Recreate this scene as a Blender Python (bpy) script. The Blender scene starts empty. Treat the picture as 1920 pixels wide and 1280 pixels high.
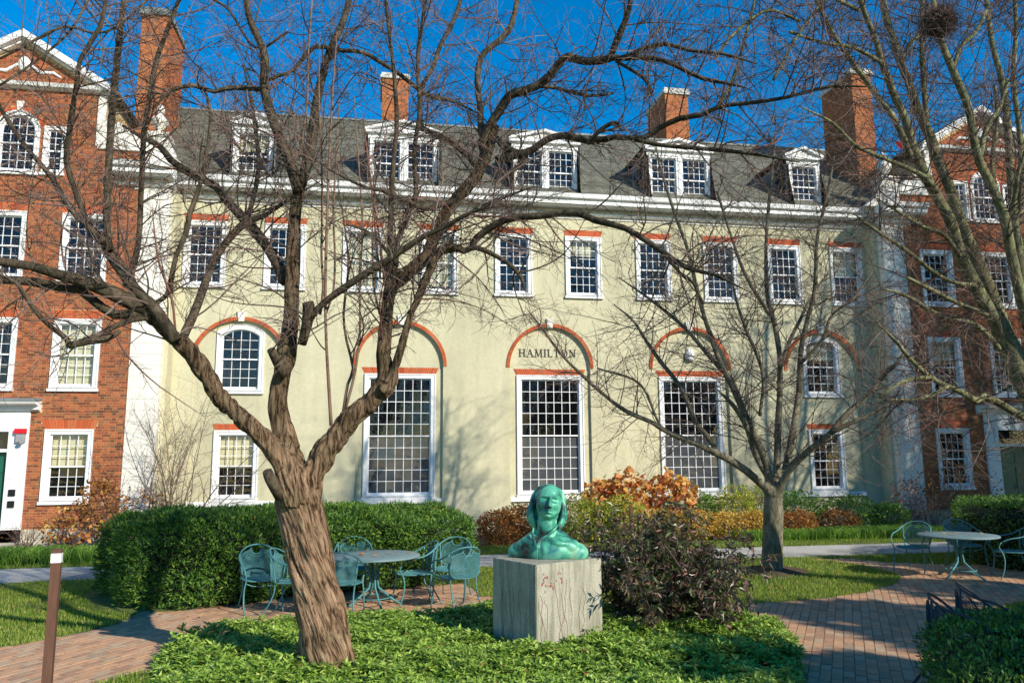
import bpy, bmesh, math, random
import numpy as np
from mathutils import Matrix, Vector
rng = np.random.default_rng(7)
random.seed(7)
R = math.radians
SC = bpy.context.scene
COL = SC.collection

# ------------------------------------------------------------------ camera
F_PX, PITCH, ROLL, YAW = 1441., .1512, .0077, .1718
CAM = np.array([-4.993, -22.15, 2.1])
def ray(px, py):
    a, b = (px-960)/F_PX, (py-640)/F_PX
    c, s = math.cos(ROLL), math.sin(ROLL)
    x = a*c-b*s; y = a*s+b*c
    cp, sp = math.cos(PITCH), math.sin(PITCH)
    fw = cp+y*sp; up = sp-y*cp
    cy, sy = math.cos(YAW), math.sin(YAW)
    return np.array([x*cy+fw*sy, -x*sy+fw*cy, up])
def on_y(px, py, Y=0.):
    d = ray(px, py); return CAM+d*(Y-CAM[1])/d[1]
def on_z(px, py, z=0.):
    d = ray(px, py); return CAM+d*(z-CAM[2])/d[2]
def at(px, py, t):
    d = ray(px, py); return CAM+d*t/(d[0]*math.sin(YAW)+d[1]*math.cos(YAW))
cam = bpy.data.cameras.new('camera'); co = bpy.data.objects.new('camera', cam); COL.objects.link(co)
R0 = Vector((math.cos(YAW), -math.sin(YAW), 0))
FW = Vector((math.sin(YAW)*math.cos(PITCH), math.cos(YAW)*math.cos(PITCH), math.sin(PITCH)))
U0 = R0.cross(FW)
c_, s_ = math.cos(ROLL), math.sin(ROLL)
RX = R0*c_-U0*s_; UX = R0*s_+U0*c_
co.matrix_world = Matrix(((RX.x, UX.x, -FW.x, CAM[0]), (RX.y, UX.y, -FW.y, CAM[1]), (RX.z, UX.z, -FW.z, CAM[2]), (0, 0, 0, 1)))
cam.sensor_width = 36; cam.lens = F_PX/1920*36; cam.clip_end = 2000; cam.clip_start = .05
SC.camera = co
# ------------------------------------------------------------------ light
SUN_AZ, SUN_EL = R(38), R(28)       # azimuth measured from -Y towards +X
sd = Vector((math.sin(SUN_AZ)*math.cos(SUN_EL), -math.cos(SUN_AZ)*math.cos(SUN_EL), math.sin(SUN_EL)))
sl = bpy.data.lights.new('sun', 'SUN'); so = bpy.data.objects.new('sun', sl); COL.objects.link(so)
sl.energy = 5.0; sl.angle = R(.53); sl.color = (1.0, .93, .80)
so.rotation_euler = sd.to_track_quat('Z', 'Y').to_euler(); so.location = sd*60
W = bpy.data.worlds.new('World'); SC.world = W; W.use_nodes = True
wt = W.node_tree; bgn = wt.nodes['Background']
sky = wt.nodes.new('ShaderNodeTexSky'); sky.sky_type = 'NISHITA'; sky.sun_disc = False
sky.sun_elevation = SUN_EL; sky.sun_rotation = math.pi-SUN_AZ
sky.altitude = 1500; sky.air_density = 1.25; sky.dust_density = .1; sky.ozone_density = 2.5
hs = wt.nodes.new('ShaderNodeHueSaturation'); hs.inputs['Saturation'].default_value = 1.55
wt.links.new(sky.outputs[0], hs.inputs['Color']); wt.links.new(hs.outputs[0], bgn.inputs[0])
bgn.inputs[1].default_value = .15
SC.render.engine = 'CYCLES'
SC.view_settings.view_transform = 'Standard'; SC.view_settings.look = 'None'
SC.view_settings.gamma = 1; SC.view_settings.use_curve_mapping = False
SC.view_settings.exposure = 0.42
SC.cycles.max_bounces = 6; SC.cycles.transparent_max_bounces = 12

# ------------------------------------------------------------------ helpers
def tag(o, label=None, cat=None, group=None, kind=None):
    if label: o['label'] = label
    if cat: o['category'] = cat
    if group: o['group'] = group
    if kind: o['kind'] = kind
    return o
def empty(name, loc=(0, 0, 0), rz=0, label=None, cat=None, group=None):
    o = bpy.data.objects.new(name, None); COL.objects.link(o); o.location = loc; o.rotation_euler = (0, 0, rz)
    o.empty_display_size = .2
    return tag(o, label, cat, group)
def world_loc(p):
    l = np.zeros(3)
    while p is not None:
        l += np.array(p.location); p = p.parent
    return l
def link(name, me, parent=None, loc=(0, 0, 0)):
    o = bpy.data.objects.new(name, me); COL.objects.link(o); o.location = loc
    if parent is not None: o.parent = parent
    return o
def np_mesh(name, V, Q, mats, mi=None, smooth=False):
    """V (n,3), Q (m,k) faces with constant k"""
    me = bpy.data.meshes.new(name); V = np.ascontiguousarray(V, dtype=np.float32); Q = np.asarray(Q, dtype=np.int32)
    m, k = Q.shape
    me.vertices.add(len(V)); me.vertices.foreach_set('co', V.ravel())
    me.loops.add(m*k); me.loops.foreach_set('vertex_index', Q.ravel())
    me.polygons.add(m); me.polygons.foreach_set('loop_start', np.arange(0, m*k, k, dtype=np.int32))
    if mi is not None: me.polygons.foreach_set('material_index', np.asarray(mi, dtype=np.int32))
    for x in mats: me.materials.append(x)
    me.update(calc_edges=True); me.validate(); me.polygons.foreach_set('use_smooth', np.full(len(me.polygons), bool(smooth)))
    return me
class MB:
    def __init__(s): s.v = []; s.f = []; s.m = []; s.sm = []
    def add(s, vs, fs, m=0, sm=False):
        b = len(s.v); s.v += [tuple(float(q) for q in v) for v in vs]
        for f in fs: s.f.append(tuple(b+i for i in f)); s.m.append(m); s.sm.append(sm)
        return s
    def box(s, x0, x1, y0, y1, z0, z1, m=0, rz=0, c=None):
        vs = [(x, y, z) for z in (z0, z1) for y in (y0, y1) for x in (x0, x1)]
        if rz:
            cx, cy = c or ((x0+x1)/2, (y0+y1)/2); a, b = math.cos(rz), math.sin(rz)
            vs = [(cx+(x-cx)*a-(y-cy)*b, cy+(x-cx)*b+(y-cy)*a, z) for x, y, z in vs]
        return s.add(vs, [(0, 2, 3, 1), (4, 5, 7, 6), (0, 1, 5, 4), (1, 3, 7, 5), (3, 2, 6, 7), (2, 0, 4, 6)], m)
    def tube(s, pts, rad, n=8, m=0, cap=True, sm=True):
        P = np.array(pts, float); k = len(P); rad = np.full(k, rad) if np.isscalar(rad) else np.array(rad)
        T = np.gradient(P, axis=0); T /= np.linalg.norm(T, axis=1)[:, None]+1e-9
        u = np.cross(T[0], (0, 0, 1.) if abs(T[0][2]) < .9 else (1., 0, 0)); u /= np.linalg.norm(u)
        vs = []
        for i in range(k):
            u = u-T[i]*np.dot(u, T[i]); u /= np.linalg.norm(u)+1e-9; w = np.cross(T[i], u)
            for j in range(n):
                a = 2*math.pi*j/n; vs.append(P[i]+rad[i]*(math.cos(a)*u+math.sin(a)*w))
        fs = [(i*n+j, i*n+(j+1) % n, (i+1)*n+(j+1) % n, (i+1)*n+j) for i in range(k-1) for j in range(n)]
        s.add(vs, fs, m, sm)
        if cap:
            b = len(s.v)-k*n
            s.f.append(tuple(b+j for j in reversed(range(n)))); s.m.append(m); s.sm.append(False)
            s.f.append(tuple(b+(k-1)*n+j for j in range(n))); s.m.append(m); s.sm.append(False)
        return s
    def prism(s, poly, y0, y1, m=0):      # poly in (x,z), extruded along y
        n = len(poly); vs = [(x, y0, z) for x, z in poly]+[(x, y1, z) for x, z in poly]
        fs = [tuple(range(n)), tuple(reversed(range(n, 2*n)))]+[(i, i+n, (i+1) % n+n, (i+1) % n) for i in range(n)]
        return s.add(vs, fs, m)
    def prof(s, poly, x0, x1, m=0):       # poly in (y,z), extruded along x
        n = len(poly); vs = [(x0, y, z) for y, z in poly]+[(x1, y, z) for y, z in poly]
        fs = [tuple(reversed(range(n))), tuple(range(n, 2*n))]+[(i, (i+1) % n, (i+1) % n+n, i+n) for i in range(n)]
        return s.add(vs, fs, m)
    def flat(s, poly, z, m=0):
        return s.add([(x, y, z) for x, y in poly], [tuple(range(len(poly)))], m)
    def lathe(s, prof, c=(0, 0, 0), n=24, m=0):
        vs = []; fs = []
        for r, z in prof:
            for j in range(n):
                a = 2*math.pi*j/n; vs.append((c[0]+r*math.cos(a), c[1]+r*math.sin(a), c[2]+z))
        for i in range(len(prof)-1):
            for j in range(n): fs.append((i*n+j, i*n+(j+1) % n, (i+1)*n+(j+1) % n, (i+1)*n+j))
        return s.add(vs, fs, m, True)
    def mesh(s, name, mats, off=(0, 0, 0)):
        me = bpy.data.meshes.new(name)
        me.from_pydata([(v[0]-off[0], v[1]-off[1], v[2]-off[2]) for v in s.v], [], s.f)
        for x in (mats if isinstance(mats, (list, tuple)) else [mats]): me.materials.append(x)
        me.polygons.foreach_set('material_index', s.m); me.polygons.foreach_set('use_smooth', s.sm)
        bm = bmesh.new(); bm.from_mesh(me); bmesh.ops.recalc_face_normals(bm, faces=bm.faces); bm.to_mesh(me); bm.free()
        me.update(); return me
    def build(s, name, mats, parent=None, loc=(0, 0, 0), local=False):
        off = world_loc(parent) if (parent is not None and not local) else (0, 0, 0)
        return link(name, s.mesh(name, mats, off), parent, loc)

# ------------------------------------------------------------------ materials
def nodes(name):
    m = bpy.data.materials.new(name); m.use_nodes = True; t = m.node_tree
    return m, t, t.nodes['Principled BSDF']
def N(t, typ, **kw):
    n = t.nodes.new(typ)
    for k, v in kw.items():
        if k[0] == '_': setattr(n, k[1:], v)
        else: n.inputs[k.replace('0', ' ') if k not in n.inputs else k].default_value = v
    return n
def ramp(t, stops):
    r = t.nodes.new('ShaderNodeValToRGB'); e = r.color_ramp.elements
    while len(e) < len(stops): e.new(.5)
    for x, (p, c) in zip(e, stops): x.position = p; x.color = (*c, 1)
    return r
def coords(t, scale=(1, 1, 1), kind='Object'):
    tc = t.nodes.new('ShaderNodeTexCoord'); mp = t.nodes.new('ShaderNodeMapping'); mp.inputs['Scale'].default_value = scale
    t.links.new(tc.outputs[kind], mp.inputs[0]); return mp.outputs[0]
def mat(name, c1, c2=None, scale=4., rough=.8, bump=0., bscale=None, spec=.3, stretch=(1, 1, 1), metal=0, c3=None, c3s=.6):
    m, t, b = nodes(name); b.inputs['Roughness'].default_value = rough; b.inputs['Specular IOR Level'].default_value = spec
    b.inputs['Metallic'].default_value = metal
    co_ = coords(t, stretch)
    if c2 is None: c2 = tuple(x*.8 for x in c1)
    n = N(t, 'ShaderNodeTexNoise', Scale=scale, Detail=6., Roughness=.65); t.links.new(co_, n.inputs['Vector'])
    r = ramp(t, [(.32, c2), (.68, c1)]); t.links.new(n.outputs[0], r.inputs[0]); out = r.outputs[0]
    if c3:
        n3 = N(t, 'ShaderNodeTexNoise', Scale=c3s, Detail=4., Roughness=.6); t.links.new(co_, n3.inputs['Vector'])
        r3 = ramp(t, [(.5, (0, 0, 0)), (.68, (1, 1, 1))]); t.links.new(n3.outputs[0], r3.inputs[0])
        mx = t.nodes.new('ShaderNodeMixRGB'); mx.inputs[2].default_value = (*c3, 1)
        t.links.new(r3.outputs[0], mx.inputs[0]); t.links.new(out, mx.inputs[1]); out = mx.outputs[0]
    t.links.new(out, b.inputs['Base Color'])
    if bump:
        n2 = N(t, 'ShaderNodeTexNoise', Scale=bscale or scale*4, Detail=5., Roughness=.7); t.links.new(co_, n2.inputs['Vector'])
        bp = N(t, 'ShaderNodeBump', Strength=bump, Distance=.02); t.links.new(n2.outputs[0], bp.inputs['Height']); t.links.new(bp.outputs[0], b.inputs['Normal'])
    return m
def rand_out(t):
    g = t.nodes.new('ShaderNodeNewGeometry'); oi = t.nodes.new('ShaderNodeObjectInfo')
    a = N(t, 'ShaderNodeMath', _operation='ADD'); fr = N(t, 'ShaderNodeMath', _operation='FRACT')
    t.links.new(g.outputs['Random Per Island'], a.inputs[0]); t.links.new(oi.outputs['Random'], a.inputs[1]); t.links.new(a.outputs[0], fr.inputs[0])
    return fr.outputs[0]
def rmat(name, stops, rough=.85, spec=.2, trans=0., grain=.25, gscale=30., bump=.2, sheen=0):
    """colour picked per piece"""
    m, t, b = nodes(name); b.inputs['Roughness'].default_value = rough; b.inputs['Specular IOR Level'].default_value = spec
    ro = rand_out(t); r = ramp(t, stops); t.links.new(ro, r.inputs[0])
    co_ = coords(t); n = N(t, 'ShaderNodeTexNoise', Scale=gscale, Detail=4.); t.links.new(co_, n.inputs['Vector'])
    mr = N(t, 'ShaderNodeMapRange'); mr.inputs[3].default_value = 1-grain; mr.inputs[4].default_value = 1+grain
    t.links.new(n.outputs[0], mr.inputs[0])
    mx = t.nodes.new('ShaderNodeVectorMath'); mx.operation = 'SCALE'; t.links.new(r.outputs[0], mx.inputs[0]); t.links.new(mr.outputs[0], mx.inputs['Scale'])
    t.links.new(mx.outputs[0], b.inputs['Base Color'])
    if bump:
        bp = N(t, 'ShaderNodeBump', Strength=bump, Distance=.01); t.links.new(n.outputs[0], bp.inputs['Height']); t.links.new(bp.outputs[0], b.inputs['Normal'])
    if trans:
        tr = t.nodes.new('ShaderNodeBsdfTranslucent'); t.links.new(mx.outputs[0], tr.inputs[0])
        ms = t.nodes.new('ShaderNodeMixShader'); ms.inputs[0].default_value = trans
        o = t.nodes['Material Output']; t.links.new(b.outputs[0], ms.inputs[1]); t.links.new(tr.outputs[0], ms.inputs[2]); t.links.new(ms.outputs[0], o.inputs[0])
    return m
def leafm(name, stops, trans=.3, rough=.5, spec=.4): return rmat(name, stops, rough=rough, spec=spec, trans=trans, grain=.2, gscale=3., bump=0)

M = {}
M['stucco'] = mat('stucco', (.57, .53, .365), (.51, .475, .325), scale=1.2, rough=.95, bump=.35, bscale=60, spec=.1, c3=(.42, .395, .27), c3s=.3)
_t = M['stucco'].node_tree; _b = _t.nodes['Principled BSDF']; _src = _b.inputs['Base Color'].links[0].from_socket
_n = N(_t, 'ShaderNodeTexNoise', Scale=1.6, Detail=7., Roughness=.7); _t.links.new(coords(_t, (2.2, 2.2, .35)), _n.inputs['Vector']); _r = ramp(_t, [(.32, (.90, .90, .885)), (.62, (1.02, 1.02, 1.01))]); _t.links.new(_n.outputs[0], _r.inputs[0])
_n2 = N(_t, 'ShaderNodeTexNoise', Scale=9., Detail=6., Roughness=.75); _t.links.new(coords(_t), _n2.inputs['Vector']); _r2 = ramp(_t, [(.3, (.90, .90, .88)), (.65, (1.04, 1.04, 1.03))]); _t.links.new(_n2.outputs[0], _r2.inputs[0])
for _q in (_r, _r2):
    _m = _t.nodes.new('ShaderNodeMixRGB'); _m.blend_type = 'MULTIPLY'; _m.inputs[0].default_value = 1; _t.links.new(_src, _m.inputs[1]); _t.links.new(_q.outputs[0], _m.inputs[2]); _src = _m.outputs[0]
_t.links.new(_src, _b.inputs['Base Color'])
M['mortar'] = mat('mortar', (.55, .40, .20), (.44, .31, .15), scale=9, rough=.95, bump=.3, bscale=80)
M['brick'] = rmat('brick', [(0, (.12, .045, .025)), (.22, (.21, .06, .03)), (.5, (.30, .082, .036)), (.8, (.38, .115, .045)), (1, (.17, .085, .045))], grain=.3, bump=.4)
M['lintel'] = rmat('red_brick', [(0, (.36, .075, .028)), (.5, (.50, .10, .035)), (1, (.42, .13, .05))], grain=.25, bump=.4)
M['chimbrick'] = rmat('chimney_brick', [(0, (.24, .07, .03)), (.5, (.43, .14, .05)), (1, (.34, .11, .05))], grain=.3, bump=.4)
M['white'] = mat('white_paint', (.76, .75, .73), (.66, .655, .64), scale=3, rough=.6, bump=.05, spec=.35)
M['sashp'] = mat('sash_paint', (.80, .79, .78), (.70, .70, .70), scale=6, rough=.5, bump=.03)
M['quoin'] = mat('white_stone', (.74, .70, .62), (.66, .62, .54), scale=2, rough=.9, bump=.2, bscale=40, c3=(.60, .58, .52), c3s=1.)
M['limest'] = mat('limestone', (.55, .48, .36), (.42, .36, .27), scale=3, rough=.95, bump=.3, bscale=40)
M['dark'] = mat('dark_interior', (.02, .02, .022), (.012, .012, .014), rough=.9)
M['blind'] = mat('blind_fabric', (.70, .66, .42), (.64, .60, .38), scale=2, rough=.9)
M['lead'] = mat('lead_sheet', (.22, .25, .25), (.15, .17, .17), rough=.6, bump=.1)
M['conc'] = mat('concrete_cap', (.62, .60, .54), (.45, .44, .40), scale=6, rough=.95, bump=.3)
M['green_door'] = mat('green_door_paint', (.008, .10, .06), (.006, .08, .05), rough=.35, spec=.5)
M['black'] = mat('black_iron', (.012, .012, .013), rough=.5)
M['letter'] = mat('bronze_lettering', (.05, .04, .03), (.03, .025, .02), rough=.6)
M['grey'] = mat('grey_plastic', (.3, .3, .3), rough=.5)
M['red'] = mat('red_plastic', (.6, .01, .02), (.5, .01, .02), rough=.3)
def glass(name, base, mixd):
    m, t, b = nodes(name); t.nodes.remove(b)
    gl = t.nodes.new('ShaderNodeBsdfGlossy'); gl.inputs['Roughness'].default_value = .03
    tr = t.nodes.new('ShaderNodeBsdfTransparent'); df = t.nodes.new('ShaderNodeBsdfDiffuse'); df.inputs[0].default_value = (*base, 1)
    co_ = coords(t); n = N(t, 'ShaderNodeTexNoise', Scale=1.2, Detail=1.); t.links.new(co_, n.inputs['Vector'])
    bp = N(t, 'ShaderNodeBump', Strength=.06, Distance=.05); t.links.new(n.outputs[0], bp.inputs['Height']); t.links.new(bp.outputs[0], gl.inputs['Normal'])
    m1 = t.nodes.new('ShaderNodeMixShader'); m1.inputs[0].default_value = mixd; t.links.new(tr.outputs[0], m1.inputs[1]); t.links.new(df.outputs[0], m1.inputs[2])
    lw = N(t, 'ShaderNodeLayerWeight', Blend=.25); mr = N(t, 'ShaderNodeMapRange'); mr.inputs[3].default_value = .025; mr.inputs[4].default_value = .4
    t.links.new(lw.outputs['Fresnel'], mr.inputs[0])
    m2 = t.nodes.new('ShaderNodeMixShader'); t.links.new(mr.outputs[0], m2.inputs[0]); t.links.new(m1.outputs[0], m2.inputs[1]); t.links.new(gl.outputs[0], m2.inputs[2])
    t.links.new(m2.outputs[0], t.nodes['Material Output'].inputs[0]); return m
M['glass'] = glass('window_glass', (.02, .02, .03), .08)
M['screen'] = glass('screened_glass', (.12, .13, .14), .4)
def slate():
    m, t, b = nodes('slate'); b.inputs['Roughness'].default_value = .75; b.inputs['Specular IOR Level'].default_value = .3
    co_ = coords(t, (1, 1, 1)); bt = N(t, 'ShaderNodeTexBrick', Scale=1., **{'Brick Width': .26, 'Row Height': .12}); bt.inputs['Mortar Size'].default_value = .006
    sx = t.nodes.new('ShaderNodeSeparateXYZ'); cx = t.nodes.new('ShaderNodeCombineXYZ'); t.links.new(co_, sx.inputs[0])
    t.links.new(sx.outputs[0], cx.inputs[0]); t.links.new(sx.outputs[2], cx.inputs[1]); t.links.new(cx.outputs[0], bt.inputs['Vector'])
    bt.inputs['Color1'].default_value = (.11, .112, .085, 1); bt.inputs['Color2'].default_value = (.165, .16, .125, 1); bt.inputs['Mortar'].default_value = (.04, .04, .035, 1)
    n = N(t, 'ShaderNodeTexNoise', Scale=2.5, Detail=5.); t.links.new(co_, n.inputs['Vector'])
    r = ramp(t, [(.3, (.65, .62, .6)), (.7, (1.15, 1.15, 1.1))]); t.links.new(n.outputs[0], r.inputs[0])
    mx = t.nodes.new('ShaderNodeMixRGB'); mx.blend_type = 'MULTIPLY'; mx.inputs[0].default_value = 1
    t.links.new(bt.outputs[0], mx.inputs[1]); t.links.new(r.outputs[0], mx.inputs[2]); t.links.new(mx.outputs[0], b.inputs['Base Color'])
    return m
M['slate'] = slate()
def bark(name, c1, c2, c3, tw=10., st=.18, dist=.03, attr=False):
    m, t, b = nodes(name); b.inputs['Roughness'].default_value = .9; b.inputs['Specular IOR Level'].default_value = .15
    if attr:
        at_ = t.nodes.new('ShaderNodeAttribute'); at_.attribute_name = 'bk'; co_ = at_.outputs['Vector']
    else: co_ = coords(t, (tw, tw, tw*st))
    n = N(t, 'ShaderNodeTexNoise', Scale=1., Detail=8., Roughness=.7, Distortion=.4); t.links.new(co_, n.inputs['Vector'])
    r = ramp(t, [(.42, c2), (.52, c1), (.66, c3)] if attr else [(.36, c2), (.5, c1), (.66, c3)]); t.links.new(n.outputs[0], r.inputs[0])
    c2_ = coords(t, (1, 1, 1)); n2 = N(t, 'ShaderNodeTexNoise', Scale=3., Detail=5.); t.links.new(c2_, n2.inputs['Vector'])
    r2 = ramp(t, [(.35, (.6, .62, .55)), (.7, (1.15, 1.1, 1.05))]); t.links.new(n2.outputs[0], r2.inputs[0])
    mx = t.nodes.new('ShaderNodeMixRGB'); mx.blend_type = 'MULTIPLY'; mx.inputs[0].default_value = 1
    t.links.new(r.outputs[0], mx.inputs[1]); t.links.new(r2.outputs[0], mx.inputs[2]); t.links.new(mx.outputs[0], b.inputs['Base Color'])
    if attr:      # old furrowed reddish bark at the foot, colour darkened with height on the limbs
        sx = t.nodes.new('ShaderNodeSeparateXYZ'); t.links.new(coords(t), sx.inputs[0]); r3 = ramp(t, [(.0, (1.08, 1.0, .95)), (1, (.42, .43, .40))])
        mr = N(t, 'ShaderNodeMapRange'); mr.inputs[1].default_value = 1.0; mr.inputs[2].default_value = 3.6; t.links.new(sx.outputs[2], mr.inputs[0]); t.links.new(mr.outputs[0], r3.inputs[0])
        m3 = t.nodes.new('ShaderNodeMixRGB'); m3.blend_type = 'MULTIPLY'; m3.inputs[0].default_value = 1; t.links.new(mx.outputs[0], m3.inputs[1]); t.links.new(r3.outputs[0], m3.inputs[2]); t.links.new(m3.outputs[0], b.inputs['Base Color'])
    bp = N(t, 'ShaderNodeBump', Strength=1., Distance=dist); t.links.new(n.outputs[0], bp.inputs['Height']); t.links.new(bp.outputs[0], b.inputs['Normal'])
    return m
M['bark'] = bark('furrowed_bark', (.33, .225, .15), (.06, .036, .022), (.50, .39, .27), attr=True, dist=.06)
M['bark2'] = bark('rough_bark', (.20, .14, .09), (.05, .035, .025), (.3, .22, .15))
M['limb'] = bark('limb_bark', (.075, .058, .042), (.03, .023, .016), (.14, .118, .08), tw=16, st=.5, dist=.01)
M['pale'] = bark('pale_bark', (.17, .155, .115), (.08, .07, .05), (.27, .25, .185), tw=22, st=.3, dist=.008)
M['moss'] = bark('mossy_bark', (.17, .17, .09), (.07, .065, .035), (.30, .30, .17), tw=14, st=.4, dist=.01)
M['twig'] = rmat('twig_bark', [(0, (.07, .05, .04)), (.5, (.12, .085, .07)), (.8, (.20, .15, .125)), (1, (.15, .06, .045))], grain=.1, bump=0)
M['twigp'] = rmat('pale_twig_bark', [(0, (.10, .075, .06)), (.5, (.15, .115, .09)), (1, (.20, .13, .10))], grain=.1, bump=0)
M['sprout'] = rmat('red_sprout_bark', [(0, (.13, .075, .05)), (.5, (.19, .125, .085)), (1, (.17, .06, .04))], grain=.15, bump=0)
M['teal'] = mat('teal_painted_steel', (.075, .225, .23), (.05, .165, .175), scale=8, rough=.55, spec=.4)
M['tealtop'] = mat('teal_mesh_top', (.17, .24, .245), (.12, .19, .20), scale=10, rough=.6, spec=.4)
M['shadeiron'] = mat('shade_dark_iron', (.05, .055, .06), (.03, .03, .035), rough=.6)  # for the tipped chairs: their shade is put into the metal colour

# ------------------------------------------------------------------ numpy growth tools
_K = rng.normal(size=(10, 3)); _PH = rng.uniform(0, 6.28, 10)
def wob(P, f=1.):
    return np.sin(P@(_K.T*f)*1.7+_PH).mean(axis=1)*1.8
def unit(v): return v/(np.linalg.norm(v, axis=-1, keepdims=True)+1e-9)
def tubes(P, rad, S=3):
    """P (N,K,3), rad (N,K) -> V, Q"""
    n, k, _ = P.shape
    T = unit(np.gradient(P, axis=1)); ref = np.where(np.abs(T[..., 2:3]) < .9, np.array([0, 0, 1.]), np.array([1., 0, 0]))
    u = unit(np.cross(T, ref)); w = np.cross(T, u)
    a = np.arange(S)*2*np.pi/S
    V = P[:, :, None, :]+rad[:, :, None, None]*(np.cos(a)[None, None, :, None]*u[:, :, None, :]+np.sin(a)[None, None, :, None]*w[:, :, None, :])
    idx = np.arange(n*k*S).reshape(n, k, S); i2 = np.roll(idx, -1, axis=2)
    Q = np.stack([idx[:, :-1], i2[:, :-1], i2[:, 1:], idx[:, 1:]], -1).reshape(-1, 4)
    return V.reshape(-1, 3), Q
def merge(parts):
    Vs, Qs, b = [], [], 0
    for V, Q in parts: Vs.append(V); Qs.append(Q+b); b += len(V)
    return np.concatenate(Vs), np.concatenate(Qs)
def grow(start, dirn, L, K, wig, up, r0, r1):
    n = len(start); r1 = np.asarray(r1, float)*np.ones(n); r1 = r1[:, None]; P = np.zeros((n, K, 3)); P[:, 0] = start; d = unit(dirn); st = (L/(K-1))[:, None]
    cur = rng.normal(size=(n, 3))*wig
    for i in range(1, K):
        cur = cur*.6+rng.normal(size=(n, 3))*wig*.7
        d = unit(d+cur+np.array([0, 0, up])); P[:, i] = P[:, i-1]+d*st
    rad = r0[:, None]*(1-np.linspace(0, 1, K)[None])+r1*np.linspace(0, 1, K)[None]
    return P, rad
def spawn(P, rad, m, tmin=.15, spread=1., along=.6):
    n, k, _ = P.shape; idx = np.repeat(np.arange(n), m); t = rng.uniform(tmin, 1, len(idx))*(k-1); i = np.minimum(t.astype(int), k-2); fr = (t-i)[:, None]
    s = P[idx, i]*(1-fr)+P[idx, i+1]*fr; T = unit(P[idx, i+1]-P[idx, i])
    r = rng.normal(size=s.shape); r = unit(r-T*(r*T).sum(1, keepdims=True))
    rr = rad[idx, i]*(1-fr[:, 0])+rad[idx, i+1]*fr[:, 0]
    return s, unit(T*along+r*spread), rr
def leaves(P, A, Nn, L, Wd, fold=.12):
    A = unit(A); S = unit(np.cross(A, Nn)); Nn = np.cross(S, A); L = L[:, None]; Wd = Wd[:, None]
    V = np.stack([P, P+A*L*.45+S*Wd*.5+Nn*Wd*fold, P+A*L, P+A*L*.45-S*Wd*.5+Nn*Wd*fold], 1).reshape(-1, 3)
    return V, np.arange(len(V)).reshape(-1, 4)
def poly_sd(P, poly):
    poly = np.array(poly, float); d = np.full(len(P), 1e9); ins = np.zeros(len(P), bool)
    for i in range(len(poly)):
        a, b = poly[i], poly[(i+1) % len(poly)]; e = b-a; w = P-a
        t = np.clip((w@e)/(e@e), 0, 1)[:, None]; d = np.minimum(d, np.linalg.norm(w-e*t, axis=1))
        c = ((a[1] > P[:, 1]) != (b[1] > P[:, 1])) & (P[:, 0] < (b[0]-a[0])*(P[:, 1]-a[1])/((b[1]-a[1]) or 1e-9)+a[0]); ins ^= c
    return np.where(ins, -d, d)
def in_poly(n, poly):
    poly = np.array(poly); lo, hi = poly.min(0), poly.max(0); out = []
    k = 0
    while k < n:
        p = rng.uniform(lo, hi, (n*2+40, 2)); p = p[poly_sd(p, poly) < 0]; out.append(p); k += len(p)
    return np.concatenate(out)[:n]

# ================================================================== BUILDINGS
from mathutils.geometry import tessellate_polygon
def arc(x0, x1, zs, rise, n=12):
    """points from (x1,zs) over the top to (x0,zs)"""
    if rise <= 0: return [(x1, zs), (x0, zs)]
    h = (x1-x0)/2; cx = (x0+x1)/2; Rr = (h*h+rise*rise)/(2*rise); cz = zs+rise-Rr; a = math.asin(min(1, h/Rr))
    if rise > h: a = math.pi-a
    return [(cx+Rr*math.sin(a-2*a*i/n), cz+Rr*math.cos(a-2*a*i/n)) for i in range(n+1)]
def loop(x0, x1, z0, zs, rise=0, n=12): return [(x0, z0), (x1, z0)]+arc(x0, x1, zs, rise, n)
def panel(mb, outer, holes, yf, yb, m=0):
    loops = [outer]+list(holes); V = [[Vector((x, z, 0)) for x, z in l] for l in loops]
    tris = tessellate_polygon(V); flat = [p for l in loops for p in l]
    mb.add([(x, yf, z) for x, z in flat], [tuple(t) for t in tris], m)
    b = 0
    for l in loops:
        n = len(l); mb.add([(x, yf, z) for x, z in l]+[(x, yb, z) for x, z in l], [(i, (i+1) % n, (i+1) % n+n, i+n) for i in range(n)], m)
unit_pane = {}
def pane_mesh(mt):
    if mt.name not in unit_pane:
        unit_pane[mt.name] = MB().box(-.5, .5, -.003, .003, -.5, .5).mesh('pane', mt)
    return unit_pane[mt.name]
HOLES = {}
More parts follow.
